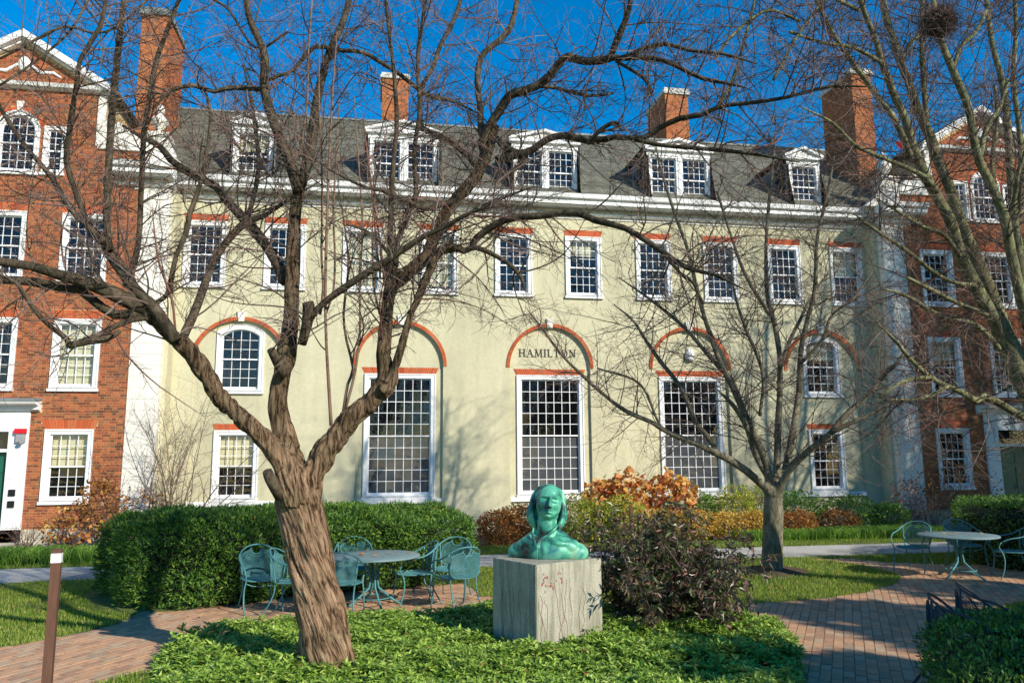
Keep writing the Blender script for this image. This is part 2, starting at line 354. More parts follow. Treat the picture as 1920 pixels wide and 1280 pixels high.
def window(par, cx, w, z0, z1, yf, cols=4, rt=3, rb=3, rise=0, cw=.13, blind=0., single=False, solo=True, lowmat='glass', split=.5, room=.9):
    x0, x1 = cx-w/2, cx+w/2; zs = z1-rise; off = world_loc(par)
    wm = MB()
    ix0, ix1, iz0 = x0+cw, x1-cw, z0+.10; izs = zs-(cw if rise <= 0 else 0); irise = rise*(1-2*cw/w) if rise else 0
    if rise and rise < w/2-.01: izs = zs-cw*.75; 
    panel(wm, loop(x0, x1, z0, zs, rise), [loop(ix0, ix1, iz0, izs, irise)], yf-.03, yf+.12)
    wm.prof([(yf-.075, z0-.03), (yf-.075, z0+.035), (yf+.02, z0+.06), (yf+.02, z0-.03)], x0-.03, x1+.03)
    panel(wm, loop(x0-.0, x1+.0, z0+.06, zs, rise), [loop(x0+.035, x1-.035, z0+.06, zs-(.035 if rise <= 0 else 0), rise*(1-.07/w) if rise else 0)], yf-.05, yf-.03)
    izt = izs+irise; r_ = .25
    # dark room behind
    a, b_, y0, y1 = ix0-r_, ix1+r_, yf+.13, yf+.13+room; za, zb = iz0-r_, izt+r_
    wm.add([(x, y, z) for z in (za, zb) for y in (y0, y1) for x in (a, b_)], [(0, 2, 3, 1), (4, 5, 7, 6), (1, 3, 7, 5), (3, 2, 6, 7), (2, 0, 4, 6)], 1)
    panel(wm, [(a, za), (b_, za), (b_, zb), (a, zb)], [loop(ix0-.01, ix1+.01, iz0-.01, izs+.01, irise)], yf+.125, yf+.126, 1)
    wo = wm.build('window', [M['white'], M['dark']], par)
    zm = iz0+(izt-iz0)*split; st = .038; mu = .009 if w > 1.6 else .007
    extra = MB(); extras = 0
    for k, (za, zb, rows, y) in enumerate(((zm-.02, izt, rt, yf+.03), (iz0, zm+.02, rb, yf+.07))):
        sm = MB(); top = (k == 0); rs = irise if top else 0; zsp = izs if top else zb
        panel(sm, loop(ix0, ix1, za, zsp, rs), [loop(ix0+st, ix1-st, za+(st if top else .07), zsp-(st if rs == 0 else .01), rs*.9 if rs else 0)], y, y+.035)
        gx0, gx1, gz0 = ix0+st, ix1-st, za+(st if top else .07); gz1 = (zsp-st) if rs == 0 else izt-st
        def topz(x):
            if rs == 0: return gz1
            h = (ix1-ix0)/2-st; r2 = rs*.9; Rr = (h*h+r2*r2)/(2*r2); return izs-.01+r2-Rr+math.sqrt(max(Rr*Rr-(x-cx)**2, 0))
        pw = (gx1-gx0)/cols; rowz = [gz0+(gz1-gz0)*i/rows for i in range(rows+1)]
        for c in range(1, cols): x = gx0+c*pw; sm.box(x-mu, x+mu, y+.004, y+.03, gz0-.01, topz(x)+.005)
        for r in range(1, rows):
            z = rowz[r]; xa, xb = gx0, gx1
            if rs:
                while topz(xa) < z: xa += .01
                while topz(xb) < z: xb -= .01
            sm.box(xa-.005, xb+.005, y+.005, y+.029, z-mu, z+mu)
        sm.build('sash', [M['sashp']], wo)
        gm = M['glass'] if top else M[lowmat]
        for c in range(cols):
            for r in range(rows):
                xa, xb, z_0, z_1 = gx0+c*pw+mu, gx0+(c+1)*pw-mu, rowz[r]+mu, rowz[r+1]-mu
                if rs and r == rows-1:
                    xs = [xb+(xa-xb)*i/5 for i in range(6)]; pl = [(xa, z_0), (xb, z_0)]+[(x, max(topz(x), z_0+.01)) for x in xs]
                    extra.prism(pl, y+.014, y+.018); extras += 1; continue
                if rs and r == rows-2 and min(topz(xa), topz(xb)) < z_1:
                    pl = [(xa, z_0), (xb, z_0)]+[(x, min(z_1, max(topz(x), z_0+.01))) for x in (xb, (xa+xb)/2, xa)]
                    extra.prism(pl, y+.014, y+.018); extras += 1; continue
                if solo:
                    o = link('pane', pane_mesh(gm), wo, ((xa+xb)/2-off[0], y+.016-off[1], (z_0+z_1)/2-off[2])); o.scale = (xb-xa, 1, z_1-z_0); o.rotation_euler = (random.gauss(0, .012), 0, random.gauss(0, .012))
                else:
                    extra.box(xa, xb, y+.014, y+.018, z_0, z_1, 1 if not top else 0); extras += 1
    if extras:
        e = extra.build('pane', [M['glass'], M[lowmat]], wo); tag(e, kind='stuff')
    if blind:
        bm_ = MB(); zb0 = izt-(izt-iz0)*blind
        bm_.box(ix0+.01, ix1-.01, yf+.17, yf+.175, zb0, izt+.02); bm_.box(ix0+.01, ix1-.01, yf+.165, yf+.18, zb0-.03, zb0)
        bm_.build('blind', [M['blind']], wo)
    return loop(x0+.03, x1-.03, z0+.02, zs-.03, rise*.97 if rise else 0)
def jack(mb, cx, w, z0, h, y, splay=.06, bw=.068, proud=.012):
    n = max(4, round((w+splay)/bw))
    for i in range(n):
        a0, a1 = i/n, (i+1)/n; g = .004
        b0, b1 = cx-w/2+w*a0+g, cx-w/2+w*a1-g; t0, t1 = cx-w/2-splay+(w+2*splay)*a0+g, cx-w/2-splay+(w+2*splay)*a1-g
        mb.prism([(b0, z0), (b1, z0), (t1, z0+h), (t0, z0+h)], y-proud+random.uniform(0, .004), y+.02)
def ringbricks(mb, cx, cz, r0, r1, y, a0, a1, n, proud=.03):
    for i in range(n):
        a, b = a0+(a1-a0)*i/n+.004, a0+(a1-a0)*(i+1)/n-.004
        mb.prism([(cx+r*math.cos(t), cz+r*math.sin(t)) for r, t in ((r0, a), (r1, a), (r1, b), (r0, b))], y-proud, y+.02)
def brick_grid(u0, u1, z0, z1, ok, course=.0687, st=.203, hd=.097, g=.0105):
    out = []; z = z0; k = 0
    while z+course-g <= z1+1e-6:
        cuts = ok(z+(course-g)/2)
        u = u0-(0 if k % 2 == 0 else (st-hd)/2+hd+g) ; j = 0
        while u < u1:
            w = st if j % 2 == 0 else hd; iv = [(max(u, u0), min(u+w, u1))]
            for lo, hi in cuts: iv = [q for a, b in iv for q in ((a, min(b, lo)), (max(a, hi), b))]
            for a, b in iv:
                if b-a > .018: out.append((a, b, z, z+course-g))
            u += w+g; j += 1
        z += course; k += 1
    return np.array(out)
def brick_mesh(B, org, ud, nd, proud, mt, mname='brick'):
    org, ud, nd = map(lambda v: np.array(v, float), (org, ud, nd)); n = len(B)
    pr = proud+rng.uniform(-.002, .0025, n)
    a, b, z0, z1 = B.T
    def P(u, z, d): return org+u[:, None]*ud+np.stack([0*z, 0*z, z], 1)+d[:, None]*nd
    zz = np.zeros(n)
    V = np.stack([P(a, z0, pr), P(b, z0, pr), P(b, z1, pr), P(a, z1, pr), P(a, z0, zz), P(b, z0, zz), P(b, z1, zz), P(a, z1, zz)], 1).reshape(-1, 3)
    f = np.array([(0, 1, 2, 3), (0, 4, 5, 1), (1, 5, 6, 2), (2, 6, 7, 3), (3, 7, 4, 0)])
    Q = (np.arange(n)[:, None, None]*8+f[None]).reshape(-1, 4)
    return V, Q
S_ = 4.4
# ---- central cream block
CB = empty('building', (0, 0, 0), 0, 'cream stucco building with slate roof, tall arched recesses and HAMILTON lettering', 'building')
BIG, SM_, T3 = (-S_, 0, S_), (-8.83, 8.83), (1.083, 3.323, 5.537, 7.718, 9.893)
rec = [];  front_holes = []
for cx in (-8.83, -4.4, 0, 4.4, 8.83):
    front_holes.append(loop(cx-1.22, cx+1.22, .02, 4.76, 1.22, 28))
in_holes = []
for i, cx in enumerate(BIG):
    in_holes.append(window(CB, cx, 2.022, 1.015, 4.54, .09, cols=7, rt=5, rb=5, cw=.13, lowmat='screen', room=2.2))
for i, cx in enumerate(SM_):
    in_holes.append(window(CB, cx, 1.19, 1.02, 2.93, .09, blind=.52 if i == 0 else 0, solo=(i == 0)))
    in_holes.append(window(CB, cx, 1.27, 3.96, 5.88, .09, rise=.22, blind=0 if i == 0 else .35, solo=False))
bl = {-5.537: 1., -3.323: .9, 9.893: .45, 7.718: .0, -9.893: 0, 5.537: .0, 1.083: .25}
for x in T3:
    for s in (-1, 1):
        front_holes.append(window(CB, s*x, 1.135, 6.905, 8.81, 0, blind=bl.get(s*x, 0), solo=False))
wm = MB(); panel(wm, [(-10.85, -.1), (10.85, -.1), (10.85, 10.0), (-10.85, 10.0)], front_holes, 0, .09)
wm.build('wall', [M['stucco']], CB)
rm = MB()
for cx in (-8.83, -4.4, 0, 4.4, 8.83):
    hs_ = [h for h in in_holes if abs(sum(p[0] for p in h[:2])/2-cx) < .5]
    panel(rm, [(cx-1.3, -.1), (cx+1.3, -.1), (cx+1.3, 6.15), (cx-1.3, 6.15)], hs_, .0905, .14)
rm.build('recess_wall', [M['stucco']], CB)
bm_ = MB()
for cx in (-8.83, -4.4, 0, 4.4, 8.83): bm_.prof([(.0, .90), (.0, .99), (.06, 1.02), (.10, 1.02), (.10, .90)], cx-1.215, cx+1.215)
for cx in (-8.83, -4.4, 0, 4.4, 8.83): 
    b2 = MB(); b2.prof([(.02, .88), (.02, .98), (.05, 1.01), (.092, 1.01), (.092, .88)], cx-1.215, cx+1.215); b2.build('sill_band', [M['white']], CB)
for x in T3:
    for s in (-1, 1):
        l = MB(); jack(l, s*x, 1.14, 8.825, .19, 0, .05, .06); l.build('lintel', [M['lintel']], CB)
for cx in BIG:
    l = MB(); jack(l, cx, 2.04, 4.552, .17, .09, .08, .06); l.build('lintel', [M['lintel']], CB)
for cx in SM_:
    l = MB(); jack(l, cx, 1.2, 2.945, .16, .09, .05, .06); l.build('lintel', [M['lintel']], CB)
for cx in (-8.83, -4.4, 0, 4.4, 8.83):
    for a0, a1 in ((0, math.pi/2-.075), (math.pi/2+.075, math.pi)):
        l = MB(); ringbricks(l, cx, 4.76, 1.222, 1.325, 0, a0, a1, 30); tag(l.build('brick_arch', [M['lintel']], CB), kind='stuff')
    k = MB(); k.prism([(cx-.075, 5.95), (cx+.075, 5.95), (cx+.11, 6.24), (cx-.11, 6.24)], -.06, .02); k.build('keystone', [M['quoin']], CB)
# carved medallion under two outer arches
for cx in (4.4,):
    k = MB(); k.lathe([(0, 0), (.11, .02), (.16, .12), (.13, .30), (.05, .42), (0, .44)], (cx+.02, .07, 5.0), 14); k.build('carved_ornament', [M['white']], CB)
# lettering
def letters(txt, x0, z0, h, par, y):
    t, s = .032, .014; x = x0
    def bar(mb, a, b, w):
        (ax, az), (bx, bz) = a, b; dx, dz = bx-ax, bz-az; L = math.hypot(dx, dz); nx, nz = -dz/L*w/2, dx/L*w/2
        mb.prism([(ax-nx, az-nz), (bx-nx, bz-nz), (bx+nx, bz+nz), (ax+nx, az+nz)], y-.015-random.uniform(0, .0015), y+.002)
    for ch in txt:
        mb = MB(); W_ = {'H': .82, 'A': .82, 'M': 1.0, 'I': .25, 'L': .62, 'T': .7, 'O': .9, 'N': .85}[ch]*h
        def serif(px, pz, w=.085): mb.box(px-w/2, px+w/2, y-.0135, y+.002, pz-.007, pz+.007)
        X = lambda a: x+a*W_; Z = lambda b: z0+b*h
        if ch == 'H':
            for a in (.15, .85): bar(mb, (X(a), Z(0)), (X(a), Z(1)), t); serif(X(a), Z(.01)); serif(X(a), Z(.99))
            bar(mb, (X(.15), Z(.52)), (X(.85), Z(.52)), s)
        if ch == 'A':
            bar(mb, (X(.08), Z(0)), (X(.5), Z(1)), s); bar(mb, (X(.92), Z(0)), (X(.5), Z(1)), t); bar(mb, (X(.25), Z(.36)), (X(.75), Z(.36)), s); serif(X(.08), Z(.01)); serif(X(.92), Z(.01))
        if ch == 'M':
            bar(mb, (X(.1), Z(0)), (X(.16), Z(1)), s); bar(mb, (X(.9), Z(0)), (X(.84), Z(1)), t); bar(mb, (X(.16), Z(1)), (X(.5), Z(.05)), t); bar(mb, (X(.84), Z(1)), (X(.5), Z(.05)), s); serif(X(.1), Z(.01)); serif(X(.9), Z(.01)); serif(X(.14), Z(.99)); serif(X(.86), Z(.99))
        if ch == 'I': bar(mb, (X(.5), Z(0)), (X(.5), Z(1)), t); serif(X(.5), Z(.01)); serif(X(.5), Z(.99))
        if ch == 'L':
            bar(mb, (X(.2), Z(0)), (X(.2), Z(1)), t); serif(X(.2), Z(.99)); bar(mb, (X(.1), Z(.03)), (X(.95), Z(.03)), s); bar(mb, (X(.95), Z(0)), (X(.95), Z(.2)), s)
        if ch == 'T':
            bar(mb, (X(.5), Z(0)), (X(.5), Z(1)), t); serif(X(.5), Z(.01)); bar(mb, (X(.03), Z(.97)), (X(.97), Z(.97)), s); bar(mb, (X(.04), Z(.8)), (X(.04), Z(1)), s); bar(mb, (X(.96), Z(.8)), (X(.96), Z(1)), s)
        if ch == 'O':
            n = 28; o1 = [(X(.5)+.5*W_*math.cos(2*math.pi*i/n), Z(.5)+.52*h*math.sin(2*math.pi*i/n)) for i in range(n)]
            i1 = [(X(.5)+(.5*W_-.034)*math.cos(2*math.pi*i/n), Z(.5)+(.52*h-.016)*math.sin(2*math.pi*i/n)) for i in range(n)]; panel(mb, o1, [i1], y-.015, y+.002)
        if ch == 'N':
            bar(mb, (X(.12), Z(0)), (X(.12), Z(1)), s); bar(mb, (X(.88), Z(0)), (X(.88), Z(1)), s); bar(mb, (X(.12), Z(1)), (X(.88), Z(0)), t); serif(X(.12), Z(.01)); serif(X(.1), Z(.99)); serif(X(.88), Z(.99))
        mb.build('letter', [M['letter']], par); x += W_+.055
    return x
letters('HAMILTON', -.925, 5.09, .225, CB, .0905)
# cornice of the cream block
cm = MB()
prof_ = [(-.52, 9.80), (-.55, 9.98), (-.10, 10.03), (.1, 10.03), (.1, 9.66), (-.40, 9.66), (-.42, 9.74), (-.50, 9.78)]
def cornice(par, segs, dy=0):
    c = MB()
    for x0, x1 in segs:
        c.prof([(y+dy, z) for y, z in [(-.55, 9.86), (-.58, 9.99), (.1, 10.04), (.1, 9.84), (-.50, 9.84)]], x0, x1)
        c.prof([(y+dy, z) for y, z in [(-.46, 9.70), (-.46, 9.838), (.1, 9.838), (.1, 9.70)]], x0, x1)
        c.prof([(y+dy, z) for y, z in [(-.40, 9.665), (-.40, 9.698), (.1, 9.698), (.1, 9.665)]], x0, x1)
        c.prof([(y+dy, z) for y, z in [(-.09, 9.44), (-.15, 9.49), (-.15, 9.52), (.05, 9.52), (.05, 9.44)]], x0, x1)
    c.build('cornice', [M['white']], par)
cornice(CB, [(-10.72, 10.72)])
fz = MB(); fz.prof([(-.03, 9.521), (-.03, 9.66), (.0, 9.66), (.0, 9.521)], -10.72, 10.72); fz.prof([(-.03, 9.36), (-.03, 9.438), (.0, 9.438), (.0, 9.36)], -10.72, 10.72); fz.build('frieze', [M['conc']], CB)
# roof: stepped slate courses
def roof(par, x0, x1, ya, za, yb, zb, n):
    r = MB(); vs = []
    for i in range(n):
        t0, t1 = i/n, (i+1)/n
        y0, z0, y1, z1 = ya+(yb-ya)*t0, za+(zb-za)*t0, ya+(yb-ya)*t1, za+(zb-za)*t1
        r.add([(x0, y0, z0+.022), (x1, y0, z0+.022), (x1, y1, z1+.006), (x0, y1, z1+.006), (x0, y0, z0-.02), (x1, y0, z0-.02)], [(0, 1, 2, 3), (4, 5, 1, 0)])
    r.add([(x0, yb, zb), (x1, yb, zb), (x1, yb+(yb-ya), za), (x0, yb+(yb-ya), za), (x1, ya, za), (x0, ya, za)], [(0, 1, 2, 3), (0, 1, 4, 5)])
    return r.build('roof', [M['slate']], par)
RY0, RZ0, RY1, RZ1 = -.35, 9.98, 5.0, 14.36
ro_ = roof(CB, -13.2, 13.2, RY0, RZ0, RY1, RZ1, 44)
MB().box(-13.2, 13.2, 4.9, 5.1, 14.33, 14.40).build('ridge_cap', [M['lead']], ro_)
def roof_y(z): return RY0+(z-RZ0)/(RZ1-RZ0)*(RY1-RY0)
# dormers
def dormer(cx, w, n):
    d = MB(); x0, x1 = cx-w/2, cx+w/2; yf = .1; zt = 11.78; zp = 12.17
    # cheeks and front
    for xa, xb in ((x0, x0+.03), (x1-.03, x1)):
        d.add([(xa, yf, 10.02), (xa, yf, zt), (xa, roof_y(zt)+.3, zt), (xa, roof_y(10.02), 10.02), (xb, yf, 10.02), (xb, yf, zt), (xb, roof_y(zt)+.3, zt), (xb, roof_y(10.02), 10.02)],
              [(0, 1, 2, 3), (7, 6, 5, 4), (0, 4, 5, 1), (1, 5, 6, 2), (2, 6, 7, 3)], 1)
    d.box(x0-.02, x1+.02, yf-.04, yf+.02, 10.0, 10.08); d.box(x0, x1, yf-.02, yf+.1, 11.62, zt)
    d.box(x0-.07, x1+.07, yf-.12, yf+.05, zt, zt+.07)
    # pediment
    e = .09
    d.prism([(x0-e+.06, zt+.07), (x1+e-.06, zt+.07), (cx, zp-.03)], yf-.03, yf+.1)
    for s in (-1, 1):
        xo = cx+s*(w/2+e); d.prism([(xo, zt+.07), (cx, zp-.02), (cx, zp+.06), (xo, zt+.15)] if s > 0 else [(cx, zp-.02), (xo, zt+.07), (xo, zt+.15), (cx, zp+.06)], yf-.13, yf+.02)
        yb0, yb1 = roof_y(zt+.12)+.2, roof_y(zp)+.3
        d.add([(xo, yf-.12, zt+.152), (cx, yf-.12, zp+.064), (cx, yb1, zp+.064), (xo, yb0, zt+.152)], [(0, 1, 2, 3)], 2)
    do = d.build('dormer', [M['white'], M['lead'], M['slate']], CB)
    ww = (w-.10)/n
    for i in range(n):
        wx = x0+.05+ww*(i+.5)
        window(CB, wx, ww-.01, 10.08, 11.66, yf+.0, cw=.12 if n == 1 else .10, solo=False, room=.5, blind=.35 if n == 1 and cx < 0 else 0)
for cx, w, n in ((-8.73, 1.24, 1), (-4.40, 2.12, 2), (-.05, 2.12, 2), (4.34, 2.16, 2), (8.68, 1.2, 1)): dormer(cx, w, n)
# chimneys
def chimney(par, x0, x1, y0, y1, z0, z1, capm, caph=.22, lighter=False):
    c = MB(); c.box(x0, x1, y0, y1, z0, z1); co = c.build('chimney', [M['mortar']], par)
    off = world_loc(par); parts = []
    for org, ud, nd, L in (((x0, y0, 0), (1, 0, 0), (0, -1, 0), x1-x0), ((x0, y1, 0), (0, -1, 0), (-1, 0, 0), y1-y0), ((x1, y0, 0), (0, 1, 0), (1, 0, 0), y1-y0)):
        B = brick_grid(0, L, z0+.01, z1, lambda z: []); parts.append(brick_mesh(B, np.array(org)-off, ud, nd, .007, None))
    V, Q = merge(parts); b = link('brick', np_mesh('brick', V, Q, [M['chimbrick']]), co); tag(b, kind='stuff')
    k = MB(); k.box(x0-.07, x1+.07, y0-.07, y1+.07, z1, z1+caph*.5); k.box(x0-.03, x1+.03, y0-.03, y1+.03, z1+caph*.5, z1+caph); k.build('cap', [capm], co)
chimney(CB, -5.09, -4.13, 5.1, 7.0, 13.8, 16.15, M['conc'])
chimney(CB, 5.98, 6.93, 5.1, 7.1, 13.8, 16.38, M['conc'], .26)

# ---- brick wings (mirror images), face at Y = -.8
YW = -.8
def wing(sgn, label):
    par = empty('building', (sgn*14.7, YW, 0), 0, label, 'building')
    mx = lambda x: sgn*x
    holes = []; excl = []; jacks = []
    lt = sgn < 0
    blinds = {(12.65, 1): .5, (12.65, 2): 1., (14.7, 2): 0} if lt else {(12.65, 3): 0, (12.65, 2): .4}
    for cx in (12.55 if not lt else 12.75, 14.75, 16.9):
        for row, (z0, z1) in enumerate(((1.08, 2.93), (3.92, 5.78), (6.79, 8.62)), 1):
            if row == 1 and cx == 14.75: continue
            if cx > 16: 
                if lt: continue
            bkey = (12.65, row) if cx < 13 else (14.7, row)
            holes.append(window(par, mx(cx), 1.15, z0, z1, YW, blind=blinds.get(bkey, 0), solo=(lt and cx < 16 and row < 3)))
            excl.append((mx(cx), .577, z0, z1+.008)); l = MB(); jack(l, mx(cx), 1.16, z1+.01, .225, YW, .11, .072); l.build('lintel', [M['lintel']], par); jacks.append((mx(cx), 1.16, z1+.01, 0))
    holes.append(window(par, mx(14.6), 1.1, 9.64, 11.40, YW, rise=.55, solo=False)); l = MB(); ringbricks(l, mx(14.6), 10.85, .56, .67, YW, 0, math.pi, 26, .014); l.build('brick_arch', [M['lintel']], par)
    for c in (13.68, 15.52): holes.append(window(par, mx(c), .54, 9.66, 11.0, YW, cols=2, rt=3, rb=3, cw=.09, solo=False)); excl.append((mx(c), .272, 9.62, 11.0))
    k = MB(); k.prism([(mx(14.6)-.06, 11.38), (mx(14.6)+.06, 11.38), (mx(14.6)+.09, 11.66), (mx(14.6)-.09, 11.66)], YW-.04, YW+.02); k.build('keystone', [M['quoin']], par)
    dc = mx(14.75)
    # wall outline: lower block, raised attic, gable
    pts = [(11.44, -.1), (17.7, -.1), (17.7, 10.45), (16.7, 10.45), (16.7, 12.05), (14.6, 13.35), (12.5, 12.05), (12.5, 10.45), (11.44, 10.45)]
    pts = [(mx(x), z) for x, z in pts];  pts = pts[::-1] if lt else pts
    dh = [(dc-.95, .1), (dc+.95, .1), (dc+.95, 3.3), (dc-.95, 3.3)]
    w = MB(); panel(w, pts, holes+[dh], YW, YW+.3)
    # returns: side walls of attic
    for xs in (12.5, 16.7): w.box(mx(xs)-.01, mx(xs)+.01, YW+.001, 6, 10.4, 12.05)
    w.box(min(mx(10.85), mx(11.0)), max(mx(10.85), mx(11.0)), YW+.301, 2.5, 0, 10)
    wall = w.build('wall', [M['mortar']], par)
    def ok(z):
        c = []; both = lambda lo, hi: (c.append((lo, hi)), c.append((-hi, -lo)))
        if z > 10.42: both(-12.52, 12.52); both(16.68, 30)
        if 9.48 < z < 9.98: both(0, 12.06)
        if z > 11.98:
            if z < 12.22: return [(-99, 99)]
            lim = max(0, (13.35-.10-z)*2.1/1.3); both(0, 14.6-lim); both(14.6+lim, 30)
        for q, hw, a, b in excl:
            if a < z < b: c.append((q-hw, q+hw))
        if z < 3.40: c.append((dc-1.063, dc+1.063))
        if 3.38 < z < 3.72: c.append((dc-1.3, dc+1.3))
        for q, w_, z0, z1 in jacks:
            if z0 < z < z0+.225: hw = w_/2+.11*(z-z0)/.225+.004; c.append((q-hw, q+hw))
        m_ = mx(14.6)
        if 9.6 < z <= 10.85: c.append((m_-.55, m_+.55))
        if 10.85 < z < 11.52: hw = math.sqrt(.675**2-(z-10.85)**2); c.append((m_-hw, m_+hw))
        if 11.4 < z < 11.68: c.append((m_-.09, m_+.09))
        return c
    u0, u1 = (-17.6, -11.445) if lt else (11.445, 17.6)
    B = brick_grid(u0, u1, .47, 13.3, ok)
    # keep what the lens can plausibly see
    B = B[(np.abs((B[:, 0]+B[:, 1])/2) < 17.0)]
    off = world_loc(par)
    if lt:
        cxs = (B[:, 0]+B[:, 1])/2; cz = (B[:, 2]+B[:, 3])/2
        near = np.hypot(cxs+12.6, (cz-3.7)*1.0); near[cxs < -14.6] = 99; idx = np.argsort(near)
        solo, rest = B[idx[:300]], B[idx[300:]]
        ms = {}
        for a, b, z0, z1 in solo:
            k = round(b-a, 2)
            if k not in ms: ms[k] = MB().box(-(b-a)/2, (b-a)/2, -.008, .006, -(z1-z0)/2, (z1-z0)/2).mesh('brick', [M['brick']])
            o = link('brick', ms[k], wall, ((a+b)/2-off[0], YW+random.uniform(-.002, .002)-off[1], (z0+z1)/2-off[2]))
            if wall.location.length: pass
    else: rest = B
    V, Q = brick_mesh(rest, np.array((0, YW, 0))-off, (1, 0, 0), (0, -1, 0), .008, None)
    tag(link('brick', np_mesh('brick', V, Q, [M['brick']]), wall), kind='stuff')
    # quoin pilaster blocks
    pm = MB(); pm.box(min(mx(10.70), mx(11.438)), max(mx(10.70), mx(11.438)), YW-.012, .2, -.05, 9.5); pm.build('pilaster', [M['quoin']], par)
    pm = MB(); pm.box(min(mx(10.58), mx(10.698)), max(mx(10.58), mx(10.698)), YW+.25, .2, -.05, 9.5); pm.build('pilaster', [M['stucco']], par)
    qa, qb = sorted((mx(10.695), mx(11.443))); qm = MB().box(-(qb-qa)/2, (qb-qa)/2, -.012, .0, .0, .288).mesh('quoin', [M['quoin']])
    qs = MB().box(-.012, 0, -.25, .25, 0, .288).mesh('quoin', [M['quoin']]) if lt is False else MB().box(0, .012, -.25, .25, 0, .288).mesh('quoin', [M['quoin']])
    for i in range(31):
        link('quoin', qm, par, ((qa+qb)/2-off[0], YW-.013-off[1], .47+i*.2945)); link('quoin', qs, par, (mx(10.70)-off[0], YW+.26-off[1], .47+i*.2945))
    bs = MB(); bs.box(min(mx(10.66), mx(17.7)), max(mx(10.66), mx(17.7)), YW-.05, YW-.03, -.1, .455); bs.build('stone_base', [M['limest']], par)
    a, b = sorted((mx(10.58), mx(12.05))); cornice(par, [(a, b)], YW)
    fz = MB(); a, b = sorted((mx(10.66), mx(11.6))); fz.box(a, b, YW-.03, YW+.6, 9.36, 9.66); fz.build('frieze', [M['conc']], par)
    # pediment
    c = MB(); a, b = sorted((mx(12.35), mx(16.85))); c.prof([(YW-.18, 12.06), (YW-.22, 12.15), (YW, 12.19), (YW, 12.0), (YW-.06, 12.0)], a, b); c.build('pediment_cornice', [M['white']], par)
    for s in (-1, 1):
        xo = 14.6+s*2.35; sl_ = 1.3/2.1; z_o = 13.42-2.35*sl_
        P = [(mx(xo), z_o), (mx(14.6), 13.42), (mx(14.6), 13.62), (mx(xo), z_o+.2)]
        r = MB(); r.prism(P, YW-.26, YW); r.prism([(x, z-.07 if i < 2 else z-.21) for i, (x, z) in enumerate(P)], YW-.12, YW); r.build('raking_cornice', [M['white']], par)
        rf = MB(); rf.add([(mx(xo), YW-.25, z_o+.205), (mx(14.6), YW-.25, 13.625), (mx(14.6), 7, 13.625), (mx(xo), 7, z_o+.205)], [(0, 1, 2, 3)]); rf.build('roof', [M['slate']], par)
    orn = MB(); orn.lathe([(0, -.05), (.12, -.04), (.17, 0), (.12, .03), (0, .04)], (0, 0, 0), 16)
    orn.v = [(mx(14.6)+x, YW-.03-z, 12.72+y*1.3) for x, y, z in orn.v]
    for s in (-1, 1): orn.tube([(mx(14.6)+s*.15, YW-.02, 12.72), (mx(14.6)+s*.42, YW-.03, 12.5), (mx(14.6)+s*.75, YW-.02, 12.52), (mx(14.6)+s*.95, YW-.02, 12.4)], [.03, .05, .045, .02], 6)
    orn.build('carved_ornament', [M['white']], par)
    # scroll parapet, pier, finial
    sp = MB(); n = 14; cur = [(12.48, 11.30-.0)]
    for i in range(n+1): t = i/n; cur.append((12.45-t*.98, 11.28-.62*(t**2.2)))
    P = [(mx(x), z) for x, z in [(11.47, 10.47), (12.5, 10.47)]+cur]; sp.prism(P, YW-.03, YW+.2); sp.prof([(YW-.07, 10.44), (YW-.07, 10.5), (YW, 10.52), (YW, 10.44)], *sorted((mx(11.44), mx(12.6))))
    sp.build('scroll_parapet', [M['quoin']], par)
    ep = MB(); a, b = sorted((mx(12.46), mx(12.66))); ep.box(a, b, YW-.05, YW+.01, 10.52, 12.0); ep.build('corner_strip', [M['quoin']], par)
    pr = MB(); a, b = sorted((mx(10.86), mx(11.42))); pr.box(a, b, YW-.02, YW+.5, 10.0, 10.9); pr.box(a-.05, b+.05, YW-.07, YW+.55, 10.9, 11.02); pr.box(a+.1, b-.1, YW-.04, YW-.02, 10.15, 10.8); pr.build('pier', [M['quoin']], par)
    fi = MB(); fi.lathe([(.20, 0), (.20, .06), (.09, .10), (.06, .16), (.14, .22), (.22, .34), (.23, .44), (.17, .52), (.07, .58), (.08, .63), (.12, .70), (.10, .82), (.04, .90), (0, .92)], ((a+b)/2, YW+.22, 11.02), 20); fi.build('finial', [M['quoin']], par)
    cs = MB(); P = [(mx(x), z) for x, z in [(10.86, 10.0), (10.86, 10.8), (10.72, 10.62), (10.6, 10.3), (10.3, 10.08), (10.2, 10.0)]]; cs.prism(P, YW-.0, YW+.3); cs.build('scroll', [M['quoin']], par)
    # door case
    d = MB(); y = YW
    d.box(dc-1.06, dc-.60, y-.05, y+.1, .02, 3.38); d.box(dc+.60, dc+1.06, y-.05, y+.1, .02, 3.38); d.box(dc-.60, dc+.60, y-.045, y+.1, 2.87, 3.38); d.box(dc-.60, dc+.60, y-.03, y+.1, 2.36, 2.44)
    for k in range(7):
        z = .5+k*.4
        for s in (-1, 1): d.box(*sorted((dc+s*.64, dc+s*1.03)), y-.065, y-.05, z, z+.385)
    d.build('door_surround', [M['white']], par)
    h = MB(); h.prof([(y-.05, 3.38), (y-.16, 3.42), (y-.16, 3.50), (y-.36, 3.55), (y-.40, 3.62), (y, 3.66), (y, 3.38)], dc-1.28, dc+1.28); h.build('door_hood', [M['white']], par)
    h = MB(); h.prof([(y-.42, 3.625), (y-.42, 3.66), (y, 3.72), (y, 3.665)], dc-1.31, dc+1.31); h.build('hood_flashing', [M['lead']], par)
    dr = MB(); dr.box(dc-.60, dc+.60, y+.12, y+.16, .1, 2.36)
